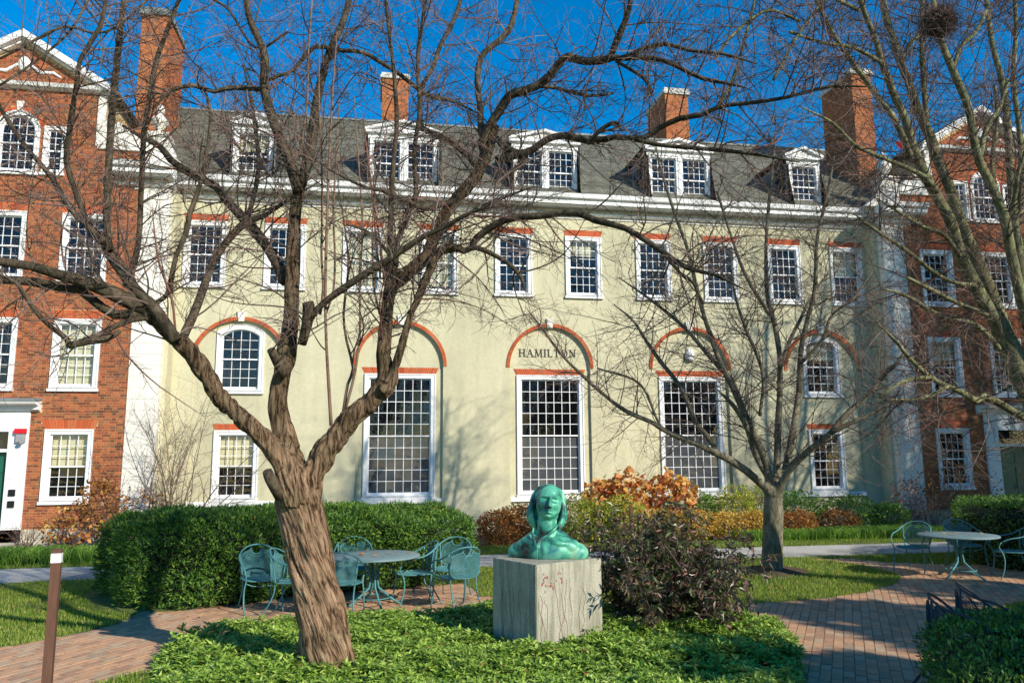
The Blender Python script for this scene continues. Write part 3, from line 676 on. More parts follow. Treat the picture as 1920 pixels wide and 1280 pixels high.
    for xa in (-.5, .04):
        for za, zb in ((.3, 1.0), (1.12, 1.75), (1.85, 2.2)): dr.box(dc+xa, dc+xa+.46, y+.105, y+.12, za, zb)
    do = dr.build('door', [M['green_door']], par)
    MB().tube([(dc+.02, y+.07, 1.05), (dc+.02, y+.07, 1.2)], .02).build('handle', [M['lead']], do)
    tw = MB(); tw.box(dc-.6, dc+.6, y+.07, y+.08, 2.44, 2.87); tw.build('transom_light', [M['glass']], par)
    db = MB(); db.box(dc-.9, dc+.9, y+.25, y+.3, 0, 3.3); db.build('door_back', [M['dark']], par)
    st = MB(); st.box(dc-1.3, dc+1.3, y-.9, y-.051, -.05, .15); st.build('door_step', [M['limest']], par)
    return par
LW = wing(-1, 'red brick wing at the left edge with white framed windows and a gable')
RW = wing(1, 'shaded red brick wing at the right edge with white gable and green door')
for c, lab in ((-1, 'tall brick chimney left of the slate roof'), (1, 'tall brick chimney at the right end')):
    a, b = sorted((c*11.68, c*12.45)); chimney(LW if c < 0 else RW, a, b, 1.5, 3.4, 9.6, 15.8, M['lead'] if c < 0 else M['conc'], .25)
# fittings on the left door case and the right one
o = MB(); o.box(-13.98, -13.72, YW-.17, YW-.066, 2.82, 2.94); tag(o.build('strobe_light', [M['red']]), 'red strobe light box on the white left door surround', 'strobe')
o = MB(); o.box(-13.94, -13.74, YW-.15, YW-.066, 2.60, 2.80); o.tube([(-13.80, YW-.15, 2.66), (-13.76, YW-.26, 2.62)], [.045, .06], 10); tag(o.build('security_lamp', [M['grey']]), 'grey emergency lamp just under the red strobe box', 'lamp')
for z, n in ((1.28, 'upper of two black card readers beside the left door'), (1.0, 'lower of two black card readers beside the left door')):
    o = MB(); o.box(-14.02, -13.87, YW-.10, YW-.066, z, z+.16); o.box(-14.0, -13.89, YW-.105, YW-.10, z+.02, z+.12); tag(o.build('card_reader', [M['black']]), n, 'card reader', 'card readers by the left door')
lt_ = empty('lantern', (15.0, -1.3, 3.0), 0, 'black wrought iron bracket lantern over the right doorway', 'lantern')
o = MB(); o.box(14.9, 15.1, -1.42, -1.22, 2.62, 2.92); o.lathe([(.15, 2.92), (.03, 3.05), (.01, 3.12)], (15.0, -1.32, 0), 8); o.build('lamp_case', [M['black']], lt_)
o = MB()
for k in range(3):
    a = np.linspace(0, 5.5, 16); r = np.linspace(.12, .02, 16); o.tube(np.stack([14.5+k*.16+r*np.cos(a), np.full(16, -1.0), 3.15+r*np.sin(a)], 1), .012, 6)
o.tube([(14.4, -.86, 3.05), (14.7, -1.1, 3.1), (15.0, -1.32, 3.13)], .02, 6); o.build('bracket', [M['black']], lt_)

# ================================================================== GROUND
M['lawn'] = mat('lawn_soil_green', (.13, .17, .03), (.08, .11, .02), scale=6, rough=.95, bump=.4, c3=(.09, .075, .03), c3s=.5)
M['asphalt'] = mat('worn_asphalt', (.48, .46, .42), (.38, .36, .33), scale=30, rough=.95, bump=.3, bscale=120, c3=(.20, .19, .17), c3s=.4)
M['joint'] = mat('sandy_joint', (.34, .22, .12), (.22, .15, .08), scale=12, rough=.98, bump=.4, c3=(.06, .075, .03), c3s=1.2)
M['mulch'] = mat('mulch', (.10, .065, .04), (.05, .034, .02), scale=18, rough=.98, bump=.9, bscale=40, c3=(.17, .12, .07), c3s=2.)
M['paver'] = rmat('paving_brick', [(0, (.36, .21, .13)), (.3, (.46, .26, .15)), (.6, (.52, .30, .17)), (.85, (.44, .32, .21)), (1, (.32, .21, .13))], grain=.3, bump=.4, gscale=25)
M['granite'] = mat('rough_granite', (.50, .47, .38), (.32, .30, .24), scale=55, rough=.9, bump=.6, bscale=130, c3=(.30, .29, .22), c3s=2.2)
_t = M['granite'].node_tree; _b = _t.nodes['Principled BSDF']; _src = _b.inputs['Base Color'].links[0].from_socket
_n = N(_t, 'ShaderNodeTexNoise', Scale=1.6, Detail=6., Roughness=.7); _t.links.new(coords(_t, (7, 7, .7)), _n.inputs['Vector']); _r = ramp(_t, [(.38, (.48, .50, .42)), (.56, (1.03, 1.02, 1.0))]); _t.links.new(_n.outputs[0], _r.inputs[0])
_m = _t.nodes.new('ShaderNodeMixRGB'); _m.blend_type = 'MULTIPLY'; _m.inputs[0].default_value = .75; _t.links.new(_src, _m.inputs[1]); _t.links.new(_r.outputs[0], _m.inputs[2]); _t.links.new(_m.outputs[0], _b.inputs['Base Color'])
gz = lambda px, py, z=0.: tuple(on_z(px, py, z)[:2])
G = MB(); G.add([(-90, -70, 0), (90, -70, 0), (90, 60, 0), (-90, 60, 0)], [(0, 1, 2, 3)]); tag(G.build('lawn', [M['lawn']]), kind='structure')
G = MB(); G.box(-60, 60, -6.75, -4.85, -.05, .008); tag(G.build('path', [M['asphalt']]), kind='structure')
island = [gz(1120, 1128), gz(1431, 1131), gz(1556, 1120), gz(1619, 1111), gz(1675, 1095), gz(1690, 1083), gz(1672, 1074), gz(1619, 1061), gz(1556, 1052), gz(1500, 1048), (2.2, -6.75), (-2.0, -6.75), gz(1000, 1120)]
patio = [gz(-260, 1230), gz(0, 1215), gz(130, 1190), gz(225, 1168), gz(262, 1148), gz(330, 1146), gz(520, 1118), gz(600, 1095), gz(870, 1095), gz(905, 1118), gz(1000, 1124)]+island[:10]+[gz(1600, 1047), gz(1660, 1054), gz(1800, 1059), (7.2, -8.6), (9.5, -9.2), (10.0, -12.0), gz(1925, 1126), gz(1869, 1140), gz(1790, 1180), (1.8, -16.5), (.9, -19), (-2.6, -19), gz(1500, 1278), gz(1500, 1225), gz(1440, 1180), gz(1150, 1170), gz(900, 1155), gz(670, 1170), gz(540, 1180), gz(430, 1195), gz(330, 1215), gz(285, 1262), gz(250, 1262), gz(150, 1290), gz(0, 1340), gz(-260, 1400)]
G = MB(); G.flat(patio, .004); paving = tag(G.build('patio', [M['joint']]), kind='structure')
bed = [gz(290, 1300), gz(288, 1250), gz(325, 1218), gz(430, 1196), gz(540, 1182), gz(670, 1172), gz(800, 1165), gz(900, 1153), gz(1150, 1165), gz(1440, 1178), gz(1500, 1225), gz(1505, 1280), (-1.9, -16.6), (-6.2, -16.4)]
G = MB(); G.flat(bed, .012); tag(G.build('planting_bed', [M['mulch']]), kind='structure')
fbed = [(-10.6, .2), (-10.6, -3.4), (-2.6, -3.2), (1.5, -3.0), (7.0, -3.1), (10.6, -3.3), (10.9, -.9), (10.6, .2)]
G = MB(); G.flat(fbed, .008); G.flat([(-17, -.9), (-17, -3.2), (-10.61, -3.4), (-10.61, -.9)], .008); G.flat([(10.91, -1.0), (10.61, -3.3), (13.4, -3.6), (13.4, -1.0)], .008)
tag(G.build('foundation_bed', [M['mulch']]), kind='structure')
t2 = at(1447, 1070, 14.6); t2 = np.array([2.19, -8.5, 0])
G = MB(); n = 26; vs = [(t2[0]+r*(1+.12*math.sin(3*a+1))*math.cos(a), t2[1]+r*(1+.12*math.sin(3*a+1))*math.sin(a)*1.0, z) for r, z in ((.75, .006), (.5, .05), (.2, .10)) for a in [2*math.pi*i/n for i in range(n)]]
G.add(vs, [(i, (i+1) % n, (i+1) % n+n, i+n) for i in range(n)]+[(n+i, n+(i+1) % n, (i+1) % n+2*n, i+2*n) for i in range(n)]+[tuple(range(2*n, 3*n))], 0, True); tag(G.build('mulch_mound', [M['mulch']]), kind='structure')
# brick pavers, each a brick with depth
th = R(33); ca, sa = math.cos(th), math.sin(th)
PU, PV = np.array([ca, -sa]), np.array([sa, ca])
pp = np.array(patio); us, vs_ = pp@PU, pp@PV
rows = np.arange(us.min(), us.max(), .106); L_ = []
for i, u in enumerate(rows):
    v = np.arange(vs_.min()-(.106 if i % 2 else 0), vs_.max(), .212); L_.append(np.stack([np.full(len(v), u+.053), v+.106], 1))
L_ = np.concatenate(L_); XY = L_[:, :1]*PU+L_[:, 1:]*PV
sel = (poly_sd(XY, patio) < -.02)
dxy = XY-CAM[:2]; fwd = dxy@np.array([math.sin(YAW), math.cos(YAW)]); lat = dxy@np.array([math.cos(YAW), -math.sin(YAW)])
sel &= (fwd > 3) & (np.abs(lat) < fwd*.70+.4)
XY = XY[sel]; fwd = fwd[sel]; lat = lat[sel]
vis = (np.abs(lat) < fwd*.66) & (fwd > 7.05) & (poly_sd(XY, bed) > .1)
score = np.where(vis, fwd, 99); order = np.argsort(score); near = order[:300]; rest = order[300:]
pvm = MB().box(-.048, .048, -.101, .101, -.02, .004).mesh('brick', [M['paver']])
for k in near:
    o = link('brick', pvm, paving, (XY[k][0], XY[k][1], .004+random.uniform(-.002, .003))); o.rotation_euler = (random.uniform(-.006, .006), random.uniform(-.006, .006), -th+random.uniform(-.01, .01))
nr = len(rest); c = XY[rest]; hu, hv = .048+rng.uniform(-.002, 0, nr), .101+rng.uniform(-.002, 0, nr); zt = .0075+rng.uniform(-.0015, .002, nr); tl = rng.normal(0, .0006, (nr, 4))
V = []
for k, (a, b) in enumerate(((-1, -1), (1, -1), (1, 1), (-1, 1))):
    p = c+(a*hu)[:, None]*PU+(b*hv)[:, None]*PV; V.append(np.c_[p, zt+tl[:, k]])
for k in range(4): v = V[k].copy(); v[:, 2] = -.01; V.append(v)
V = np.stack(V, 1).reshape(-1, 3); f = np.array([(0, 1, 2, 3), (0, 4, 5, 1), (1, 5, 6, 2), (2, 6, 7, 3), (3, 7, 4, 0)])
tag(link('brick', np_mesh('brick', V, (np.arange(nr)[:, None, None]*8+f).reshape(-1, 4), [M['paver']]), paving), kind='stuff')
# grass
M['grass'] = leafm('grass', [(0, (.09, .18, .018)), (.5, (.19, .30, .03)), (.8, (.32, .38, .05)), (1, (.50, .42, .15))], trans=.4)
def blades(XY, h, w, lean, z=0., seg=1):
    n = len(XY); a = rng.uniform(0, 6.28, n); A = np.stack([np.cos(a), np.sin(a), 0*a], 1); b = rng.uniform(0, 6.28, n); D = np.stack([np.cos(b), np.sin(b), 0*b], 1)*(lean*rng.uniform(.2, 1, n))[:, None]
    P = np.c_[XY, np.full(n, z)]; H = (h*rng.uniform(.6, 1.2, n))[:, None]*np.array([0, 0, 1.]); Wd = A*(w*rng.uniform(.7, 1.2, n))[:, None]/2
    if seg == 1:
        V = np.stack([P-Wd, P+Wd, P+D*.5+H*.7+Wd*.6, P+D+H], 1); return V.reshape(-1, 3), np.arange(n*4).reshape(-1, 4)
    V = np.stack([P-Wd, P+Wd, P+D*.4+H*.75+Wd*.8, P+D*.4+H*.75-Wd*.8, P+D*.9+H*.85+Wd*.5, P+D*.9+H*.85-Wd*.5, P+D*1.4+H*.55, P+D*1.4+H*.55+.001], 1)
    f = np.array([(0, 1, 2, 3), (3, 2, 4, 5), (5, 4, 6, 7)]); return V.reshape(-1, 3), (np.arange(n)[:, None, None]*8+f).reshape(-1, 4)
def frust(n, f0, f1):
    f = np.sqrt(rng.uniform(f0**2, f1**2, n)); l = rng.uniform(-.7, .7, n)*f
    return CAM[:2]+f[:, None]*np.array([math.sin(YAW), math.cos(YAW)])+l[:, None]*np.array([math.cos(YAW), -math.sin(YAW)])
g = frust(420000, 6.0, 20)
keep = (poly_sd(g, patio) > -.01+.03*wob(np.c_[g, 0*g[:, :1]], 3.)) & (poly_sd(g, bed) > .02) & ~((g[:, 1] > -6.77) & (g[:, 1] < -4.83)) & (poly_sd(g, fbed) > .02) & (g[:, 1] < -3.1)
keep &= np.hypot(g[:, 0]-t2[0], g[:, 1]-t2[1]) > .62
hedgeA = [(-9.35, -8.4), (-8.7, -9.75), (-7.7, -10.25), (-6.95, -10.1), (-6.3, -9.45), (-5, -9.15), (-4.1, -9.0), (-3.45, -8.5), (-3.3, -7.7), (-4.2, -7.15), (-8.6, -7.05), (-9.3, -7.5)]
keep &= poly_sd(g, hedgeA) > .25
g = g[keep]
den = wob(np.c_[g, 0*g[:, :1]], 1.5); g = g[(den > -.9+rng.normal(0, .3, len(g)))]
tag(link('grass', np_mesh('grass', *blades(g, .055, .010, .03), [M['grass']])), kind='stuff', label=None)

# ================================================================== HEDGES, GROUND COVER, SHRUBS
M['yew'] = leafm('yew_leaf', [(0, (.025, .07, .012)), (.5, (.06, .15, .02)), (.85, (.15, .28, .03)), (1, (.26, .36, .045))], trans=.25, rough=.55)
M['core'] = mat('dark_shade_hull', (.012, .014, .008), (.006, .008, .004), rough=1)  # near-black solid filler against see-through; inner shade is put into its colour
def rsd(P, poly, H, r):
    d2 = poly_sd(P[:, :2], poly); q = np.maximum(d2+r, 0); h = np.maximum(P[:, 2]-(H-r), 0)
    return np.sqrt(q*q+h*h)-r+np.minimum(np.maximum(d2+r, P[:, 2]-(H-r)), 0)
def hedge(name, poly, H, r, n, label, L=.05, Wd=.014, mt='yew', lump=.07, group=None, z0=.05, fl=3., bulge=0):
    poly = np.array(poly); lo, hi = poly.min(0)-.15, poly.max(0)+.15
    P = np.c_[rng.uniform(lo, hi, (n*9, 2)), rng.uniform(z0, H+.1, n*9)]
    sd_ = lambda Q: rsd(Q, poly, H, r)+lump*wob(Q, fl)+lump*.5*wob(Q, fl*3.3)-bulge*np.sin(np.clip(Q[:, 2]/H, 0, 1)*3.14)
    d = sd_(P); k = (d < .015) & (d > -.11); P = P[k]; d = d[k]
    e = .02; Gd = np.stack([sd_(P+np.eye(3)[i]*e)-d for i in range(3)], 1); Gd = unit(Gd)
    p = rng.uniform(size=len(P)) < n/max(len(P), 1); P, Gd = P[p], Gd[p]
    A = unit(Gd*.7+rng.normal(size=P.shape)*.55+np.array([0, 0, .25])); Nn = unit(rng.normal(size=P.shape)+Gd)
    m = len(P); V, Q = leaves(P, A, Nn, L*rng.uniform(.6, 1.4, m), Wd*rng.uniform(.7, 1.3, m))
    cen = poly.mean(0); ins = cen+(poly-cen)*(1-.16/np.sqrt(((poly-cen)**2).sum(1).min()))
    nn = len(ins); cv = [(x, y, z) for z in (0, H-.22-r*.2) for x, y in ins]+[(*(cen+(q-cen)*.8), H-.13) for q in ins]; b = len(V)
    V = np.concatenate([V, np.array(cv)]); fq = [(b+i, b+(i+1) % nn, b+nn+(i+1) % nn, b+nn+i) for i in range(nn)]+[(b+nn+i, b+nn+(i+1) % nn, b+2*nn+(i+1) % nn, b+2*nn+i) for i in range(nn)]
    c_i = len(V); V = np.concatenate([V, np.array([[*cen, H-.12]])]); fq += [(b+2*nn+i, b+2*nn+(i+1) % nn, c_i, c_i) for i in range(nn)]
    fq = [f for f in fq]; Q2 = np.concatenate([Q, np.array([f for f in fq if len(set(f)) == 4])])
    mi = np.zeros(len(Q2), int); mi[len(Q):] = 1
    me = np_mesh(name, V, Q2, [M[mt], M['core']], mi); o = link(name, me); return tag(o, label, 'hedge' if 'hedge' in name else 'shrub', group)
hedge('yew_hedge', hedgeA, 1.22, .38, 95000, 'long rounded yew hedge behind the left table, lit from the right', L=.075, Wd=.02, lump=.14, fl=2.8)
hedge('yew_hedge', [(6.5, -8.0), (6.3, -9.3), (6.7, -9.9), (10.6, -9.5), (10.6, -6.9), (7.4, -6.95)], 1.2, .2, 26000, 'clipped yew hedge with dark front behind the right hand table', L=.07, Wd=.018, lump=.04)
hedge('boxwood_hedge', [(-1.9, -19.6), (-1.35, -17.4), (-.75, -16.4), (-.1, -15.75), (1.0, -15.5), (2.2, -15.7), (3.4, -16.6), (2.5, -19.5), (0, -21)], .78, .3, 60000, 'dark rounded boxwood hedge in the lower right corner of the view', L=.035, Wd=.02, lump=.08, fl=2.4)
# pachysandra-like ground cover: whorls of leaves
M['pachy'] = leafm('ground_cover_leaf', [(0, (.10, .20, .025)), (.5, (.24, .38, .05)), (.85, (.38, .52, .08)), (1, (.50, .58, .16))], trans=.3, rough=.4, spec=.5)
trunk_c = at(611, 1258, 7.7)[:2]
pl_c = np.array([-3.11, -13.46]); pr_ = R(26); pa, pb = np.array([math.cos(pr_), math.sin(pr_)]), np.array([-math.sin(pr_), math.cos(pr_)])
def gcover(poly, n, H, name, label=None, k=7, L=.07, Wd=.028, mt='pachy', excl=True):
    c = in_poly(n, poly)
    if excl:
        q = c-pl_c; c = c[~((np.abs(q@pa) < .48) & (np.abs(q@pb) < .42))]; c = c[np.hypot(*(c-trunk_c).T) > .24]
    d = -poly_sd(c, poly); P3 = np.c_[c, 0*c[:, 0]]
    z = H*(.55+.45*np.clip(d/.35, 0, 1))+.08*wob(P3, 2.2)+.04*wob(P3, 7)+rng.normal(0, .03, len(c)); z = np.maximum(z, .04)
    n = len(c); c3 = np.c_[c, z]; idx = np.repeat(np.arange(n), k); a = rng.uniform(0, 6.28, n)[idx]+np.tile(np.arange(k)*2*np.pi/k, n)+rng.normal(0, .2, n*k)
    A = np.stack([np.cos(a), np.sin(a), rng.uniform(-.25, .7, n*k)], 1); tl = rng.normal(0, .25, (n, 3))[idx]; A = unit(A+tl)
    V, Q = leaves(c3[idx]+A*.006, A, unit(np.array([0, 0, 1.])+rng.normal(0, .25, A.shape)), L*rng.uniform(.6, 1.25, n*k), Wd*rng.uniform(.7, 1.2, n*k), .18)
    o = link(name, np_mesh(name, V, Q, [M[mt]])); return tag(o, kind='stuff')
gcover(bed, 17000, .17, 'ground_cover')
# generic leafy shrub
def shrub(name, label, c, r, h, n, mt, L, Wd, stems=14, cat='shrub', group=None, z0=.1, clump=.5, smat='twig', droop=0., f=2.5, lo=.35, aspect=1., srad=.008):
    c = np.array(c, float); rt = empty(name, (c[0], c[1], 0), 0, label, cat, group)
    n2 = n*5; u = unit(rng.normal(size=(n2, 3))); rad = rng.uniform(.25, 1., n2)**.6
    P = u*rad[:, None]; P[:, 2] = P[:, 2]*.5+.5; P = P*np.array([r, r*aspect, h-z0]); P[:, 2] += z0
    w = wob(P/max(r, .3)*1.4+c[:1], f); k = (w > -clump*.4) & (rad > lo+.25*w); P = P[k][:n]; uu = u[k][:n]
    m = len(P); A = unit(uu*.6+rng.normal(size=P.shape)*.7+np.array([0, 0, -droop])); V, Q = leaves(P, A, unit(rng.normal(size=P.shape)+np.array([0, 0, .8])), L*rng.uniform(.55, 1.35, m), Wd*rng.uniform(.6, 1.3, m))
    link('foliage', np_mesh('foliage', V, Q, [M[mt]]), rt)['kind'] = 'stuff'
    s = rng.normal(0, r*.12, (stems, 3))*[1, 1, 0]; d = np.c_[rng.normal(0, .35, (stems, 2)), np.ones(stems)]
    P1, r1 = grow(s, d, np.full(stems, h*.95)*rng.uniform(.6, 1., stems), 8, .10, .02, np.full(stems, srad), np.full(stems, .003))
    s2, d2, rr = spawn(P1, r1, 6, .2, .8, .7); P2, r2 = grow(s2, d2, rng.uniform(.1, .35, len(s2))*h, 6, .15, .05, rr*.6, np.full(len(s2), .0016))
    V, Q = merge([tubes(P1, r1, 4), tubes(P2, r2, 3)]); link('stems', np_mesh('stems', V, Q, [M[smat]]), rt)
    return rt
L_m = leafm
M['green'] = L_m('green_leaf', [(0, (.06, .14, .018)), (.6, (.13, .26, .03)), (1, (.26, .36, .06))])
M['yellowgreen'] = L_m('yellow_green_leaf', [(0, (.17, .26, .03)), (.5, (.36, .42, .05)), (.85, (.50, .44, .06)), (1, (.52, .28, .05))])
M['orange'] = L_m('orange_autumn_leaf', [(0, (.34, .08, .03)), (.3, (.58, .20, .05)), (.6, (.66, .33, .07)), (.85, (.66, .48, .12)), (1, (.40, .07, .05))], trans=.4)
M['rust'] = L_m('rust_leaf', [(0, (.22, .06, .02)), (.5, (.40, .14, .03)), (.8, (.48, .25, .05)), (1, (.28, .18, .05))])
M['gold'] = L_m('gold_rust_leaf', [(0, (.42, .20, .03)), (.5, (.60, .34, .06)), (1, (.42, .38, .07))])
M['nandina'] = L_m('dark_purple_leaf', [(0, (.04, .035, .02)), (.3, (.09, .045, .035)), (.55, (.06, .095, .03)), (.8, (.10, .13, .035)), (.9, (.15, .08, .05)), (1, (.36, .18, .14))], trans=.2, rough=.35, spec=.5)
M['brownleaf'] = L_m('brown_leaf', [(0, (.13, .05, .02)), (.5, (.24, .10, .03)), (.8, (.36, .20, .05)), (1, (.50, .18, .03))])
M['dried'] = L_m('dried_flower', [(0, (.30, .22, .18)), (.6, (.42, .33, .27)), (1, (.24, .10, .08))])
def bp(px, py, Y): p = on_y(px, py, Y); return (p[0], Y)
# row along the front wall (left to right)
shrub('hydrangea', 'reddest oakleaf hydrangea, left end of the orange row under the cream wall', (*bp(1132, 950, -1.9),), .62, 1.6, 470, 'orange', .17, .15, z0=.3, droop=.7, f=2., group=None)
shrub('hydrangea', 'tallest oakleaf hydrangea with orange and yellow leaves between the middle and right big windows', (*bp(1178, 950, -2.1),), .62, 1.85, 520, 'orange', .17, .15, z0=.4, droop=.7, f=2.)
shrub('hydrangea', 'bright orange oakleaf hydrangea under the left corner of the right big window', (*bp(1258, 950, -2.0),), .72, 1.75, 600, 'orange', .17, .15, z0=.45, droop=.7, f=2.)
for px, r, h, mt, Y, lab, n in ((935, .62, .85, 'rust', -3.0, 'low rust red shrub just right of the yew hedge end', 3000), (978, .68, 1.0, 'rust', -2.7, 'low rust red shrub directly left of the bronze head', 3000),
        (1075, .60, 1.25, 'yellowgreen', -2.9, 'yellow green shrub showing right behind the bronze hair', 2600), (1120, .55, 1.05, 'yellowgreen', -3.0, 'yellow green shrub below the reddest hydrangea leaves', 2400), (1170, .6, 1.2, 'yellowgreen', -3.1, 'yellow green shrub in front of the tallest orange hydrangea', 2600),
        (1318, .5, 1.2, 'green', -2.0, 'small green shrub at the foot of the right big window', 2200), (1380, .62, 1.4, 'yellowgreen', -2.1, 'rounded green and yellow shrub left of the grey tree trunk', 2800), (1425, .4, 1.35, 'yellowgreen', -1.9, 'yellow leaved shrub touching the grey tree trunk at left', 1500),
        (1240, .62, .80, 'gold', -3.1, 'gold and rust shrub below the orange hydrangea leaves', 2600), (1300, .66, .82, 'gold', -3.15, 'gold and rust shrub behind the top of the dark purple bush', 2600), (1360, .6, .72, 'gold', -3.2, 'gold and rust shrub in front of the rounded green one', 2200), (1410, .45, .75, 'gold', -3.0, 'small rust shrub at the left of the grey trunk', 1500),
        (1490, .62, .72, 'rust', -3.0, 'rust brown shrub right of the grey trunk', 2000), (1500, .8, 1.15, 'green', -1.7, 'glossy green shrub right of the grey trunk', 2600), (1572, .55, .70, 'brownleaf', -2.7, 'low brownish shrub below the right ground floor window', 1600), (1592, .75, 1.05, 'green', -1.7, 'glossy green shrub under the right ground floor window', 2400), (1665, .6, .8, 'green', -2.0, 'low green shrub at the foot of the right quoins', 1600)):
    shrub('shrub', lab, bp(px, 960, Y), r, h, n, mt, .075 if mt != 'green' else .09, .04, z0=.02, f=2.6)
shrub('hydrangea', 'faded pinkish dried hydrangea at the corner of the right brick wing', bp(1702, 960, -1.6), .5, 1.5, 500, 'dried', .09, .07, z0=.1)
shrub('shrub', 'sparse brown leaved shrub left of the right green door', bp(1800, 950, -1.9), 1.2, 2.0, 420, 'brownleaf', .10, .06, stems=34, smat='twigp', z0=.4)
shrub('shrub', 'twiggy pale shrub in front of the right wing window', bp(1745, 960, -2.3), .75, 1.7, 160, 'brownleaf', .07, .04, stems=30, smat='twigp', z0=.4)
shrub('shrub', 'olive and brown shrub in front of the left brick wing window', bp(186, 960, -2.0), .52, 1.75, 620, 'brownleaf', .10, .07, stems=20, z0=.4)
shrub('shrub', 'orange and dark red leaved shrub low beside the left brick wing', bp(132, 985, -2.4), .72, 1.1, 420, 'orange', .10, .08, stems=22, z0=.15)
shrub('shrub', 'dried brown shrub at the base of the left white quoins', bp(262, 960, -1.8), .7, 1.5, 480, 'brownleaf', .08, .06, stems=26, z0=.4)
shrub('shrub', 'bare scrubby shrub beside the left doorway', bp(48, 1000, -2.2), .6, 1.0, 60, 'brownleaf', .05, .03, stems=26, z0=.2)
# liriope strips
M['liriope'] = leafm('strap_leaf', [(0, (.07, .18, .02)), (.6, (.17, .34, .035)), (1, (.34, .46, .07))], trans=.4)
def strip(poly, n, h, name='liriope'):
    c = in_poly(n, poly); tag(link(name, np_mesh(name, *blades(c, h, .018, h*.8, 0., 3), [M['liriope']])), kind='stuff')
strip([(-17, -3.3), (-9.8, -3.5), (-9.7, -4.5), (-17, -4.4)], 9000, .34)
strip([(3.3, -3.0), (9.0, -3.1), (9.8, -3.9), (4.2, -3.9)], 7000, .30)
strip([(-9.6, -3.3), (-3.0, -3.1), (-3.0, -4.0), (-9.6, -4.1)], 2500, .28)
# the purple bush right of the plinth
def nandina():
    c = np.array([-1.50, -12.9]); rt = empty('nandina', (*c, 0), 0, 'big dark purple leaved bush beside the stone plinth', 'bush')
    n = 60; s = np.c_[rng.normal(0, .24, (n, 2)), np.zeros(n)]; d = np.c_[rng.normal(0, .24, (n, 2)), np.ones(n)]; d[:, :2] += s[:, :2]*.5
    P1, r1 = grow(s, d, rng.uniform(.85, 1.62, n), 9, .08, -.01, np.full(n, .010), np.full(n, .004))
    s2, d2, rr = spawn(P1, r1, 20, .08, 1., .5); P2, r2 = grow(s2, d2, rng.uniform(.15, .45, len(s2)), 6, .12, -.03, rr*.35, np.full(len(s2), .001))
    V, Q = merge([tubes(P1, r1, 4), tubes(P2, r2, 3)]); link('stems', np_mesh('stems', V, Q, [M['twig']]), rt)
    s3, d3, _ = spawn(P2, r2, 17, .1, 1., .9); d3[:, 2] -= .5; m = len(s3)
    V, Q = leaves(s3, d3, unit(rng.normal(size=s3.shape)+[0, 0, .6]), rng.uniform(.06, .125, m), rng.uniform(.018, .034, m)); link('foliage', np_mesh('foliage', V, Q, [M['nandina']]), rt)['kind'] = 'stuff'
nandina()
def bare_shrub(name, label, c, h, n, sp, smat='twigp', levels=(7, 5), r0=.016, cat='shrub'):
    rt = empty(name, (c[0], c[1], 0), 0, label, cat); s = np.c_[rng.normal(0, .22, (n, 2)), np.zeros(n)]; d = np.c_[rng.normal(0, sp, (n, 2))+s[:, :2]*.7, np.ones(n)]
    P1, r1 = grow(s, d, h*rng.uniform(.7, 1.05, n), 12, .07, .03, np.full(n, r0), np.full(n, .004))
    s2, d2, rr = spawn(P1, r1, levels[0], .2, .8, .8); P2, r2 = grow(s2, d2, rng.uniform(.15, .45, len(s2))*h*.6, 8, .13, .06, rr*.6, np.full(len(s2), .0025))
    s3, d3, rr = spawn(P2, r2, levels[1], .15, .9, .8); P3, r3 = grow(s3, d3, rng.uniform(.06, .2, len(s3))*h*.6, 5, .15, .04, rr*.6, np.full(len(s3), .0018))
    V, Q = merge([tubes(P1, r1, 5), tubes(P2, r2, 3), tubes(P3, r3, 3)]); o = link('stems', np_mesh('stems', V, Q, [M[smat]]), rt); return rt
bare_shrub('bare_shrub', 'tall bare many stemmed shrub against the left end of the cream wall', bp(322, 960, -1.6), 3.9, 14, .20, levels=(14, 6), r0=.021)

# ================================================================== TREES
def catmull(P, step=.12):
    P = np.array(P, float); n = len(P); E = np.vstack([2*P[0]-P[1], P, 2*P[-1]-P[-2]]); out = []
    for i in range(n-1):
        a, b, c, d = E[i:i+4]; k = max(2, int(np.linalg.norm(c[:3]-b[:3])/step)); t = np.linspace(0, 1, k, endpoint=False)[:, None]
        out.append(.5*((2*b)+(c-a)*t+(2*a-5*b+4*c-d)*t*t+(-a+3*b-3*c+d)*t**3))
    return np.vstack(out+[P[-1:]])
def limb(spec, d0, d1, rs=1.):
    pts = [tuple(float(v) for v in p.split(',')) for p in spec.split()]; n = len(pts); out = []
    L = [0]
    for a, b in zip(pts, pts[1:]): L.append(L[-1]+math.hypot(b[0]-a[0], b[1]-a[1]))
    for p, l in zip(pts, L):
        t = d0+(d1-d0)*l/L[-1]; q = at(p[0], p[1], t); out.append((*q, p[2]*rs/F_PX*t))
    if len(pts) > 4 and 0 < pts[-1][0] < 1920 and pts[-1][1] > 0 and rs == 1.: out[-1] = (*out[-1][:3], out[-1][3]*(.4 if pts[-1][2] < 5.5 else 1))
    c = catmull(out); c[:, 3] = np.maximum(c[:, 3], .0025); return c
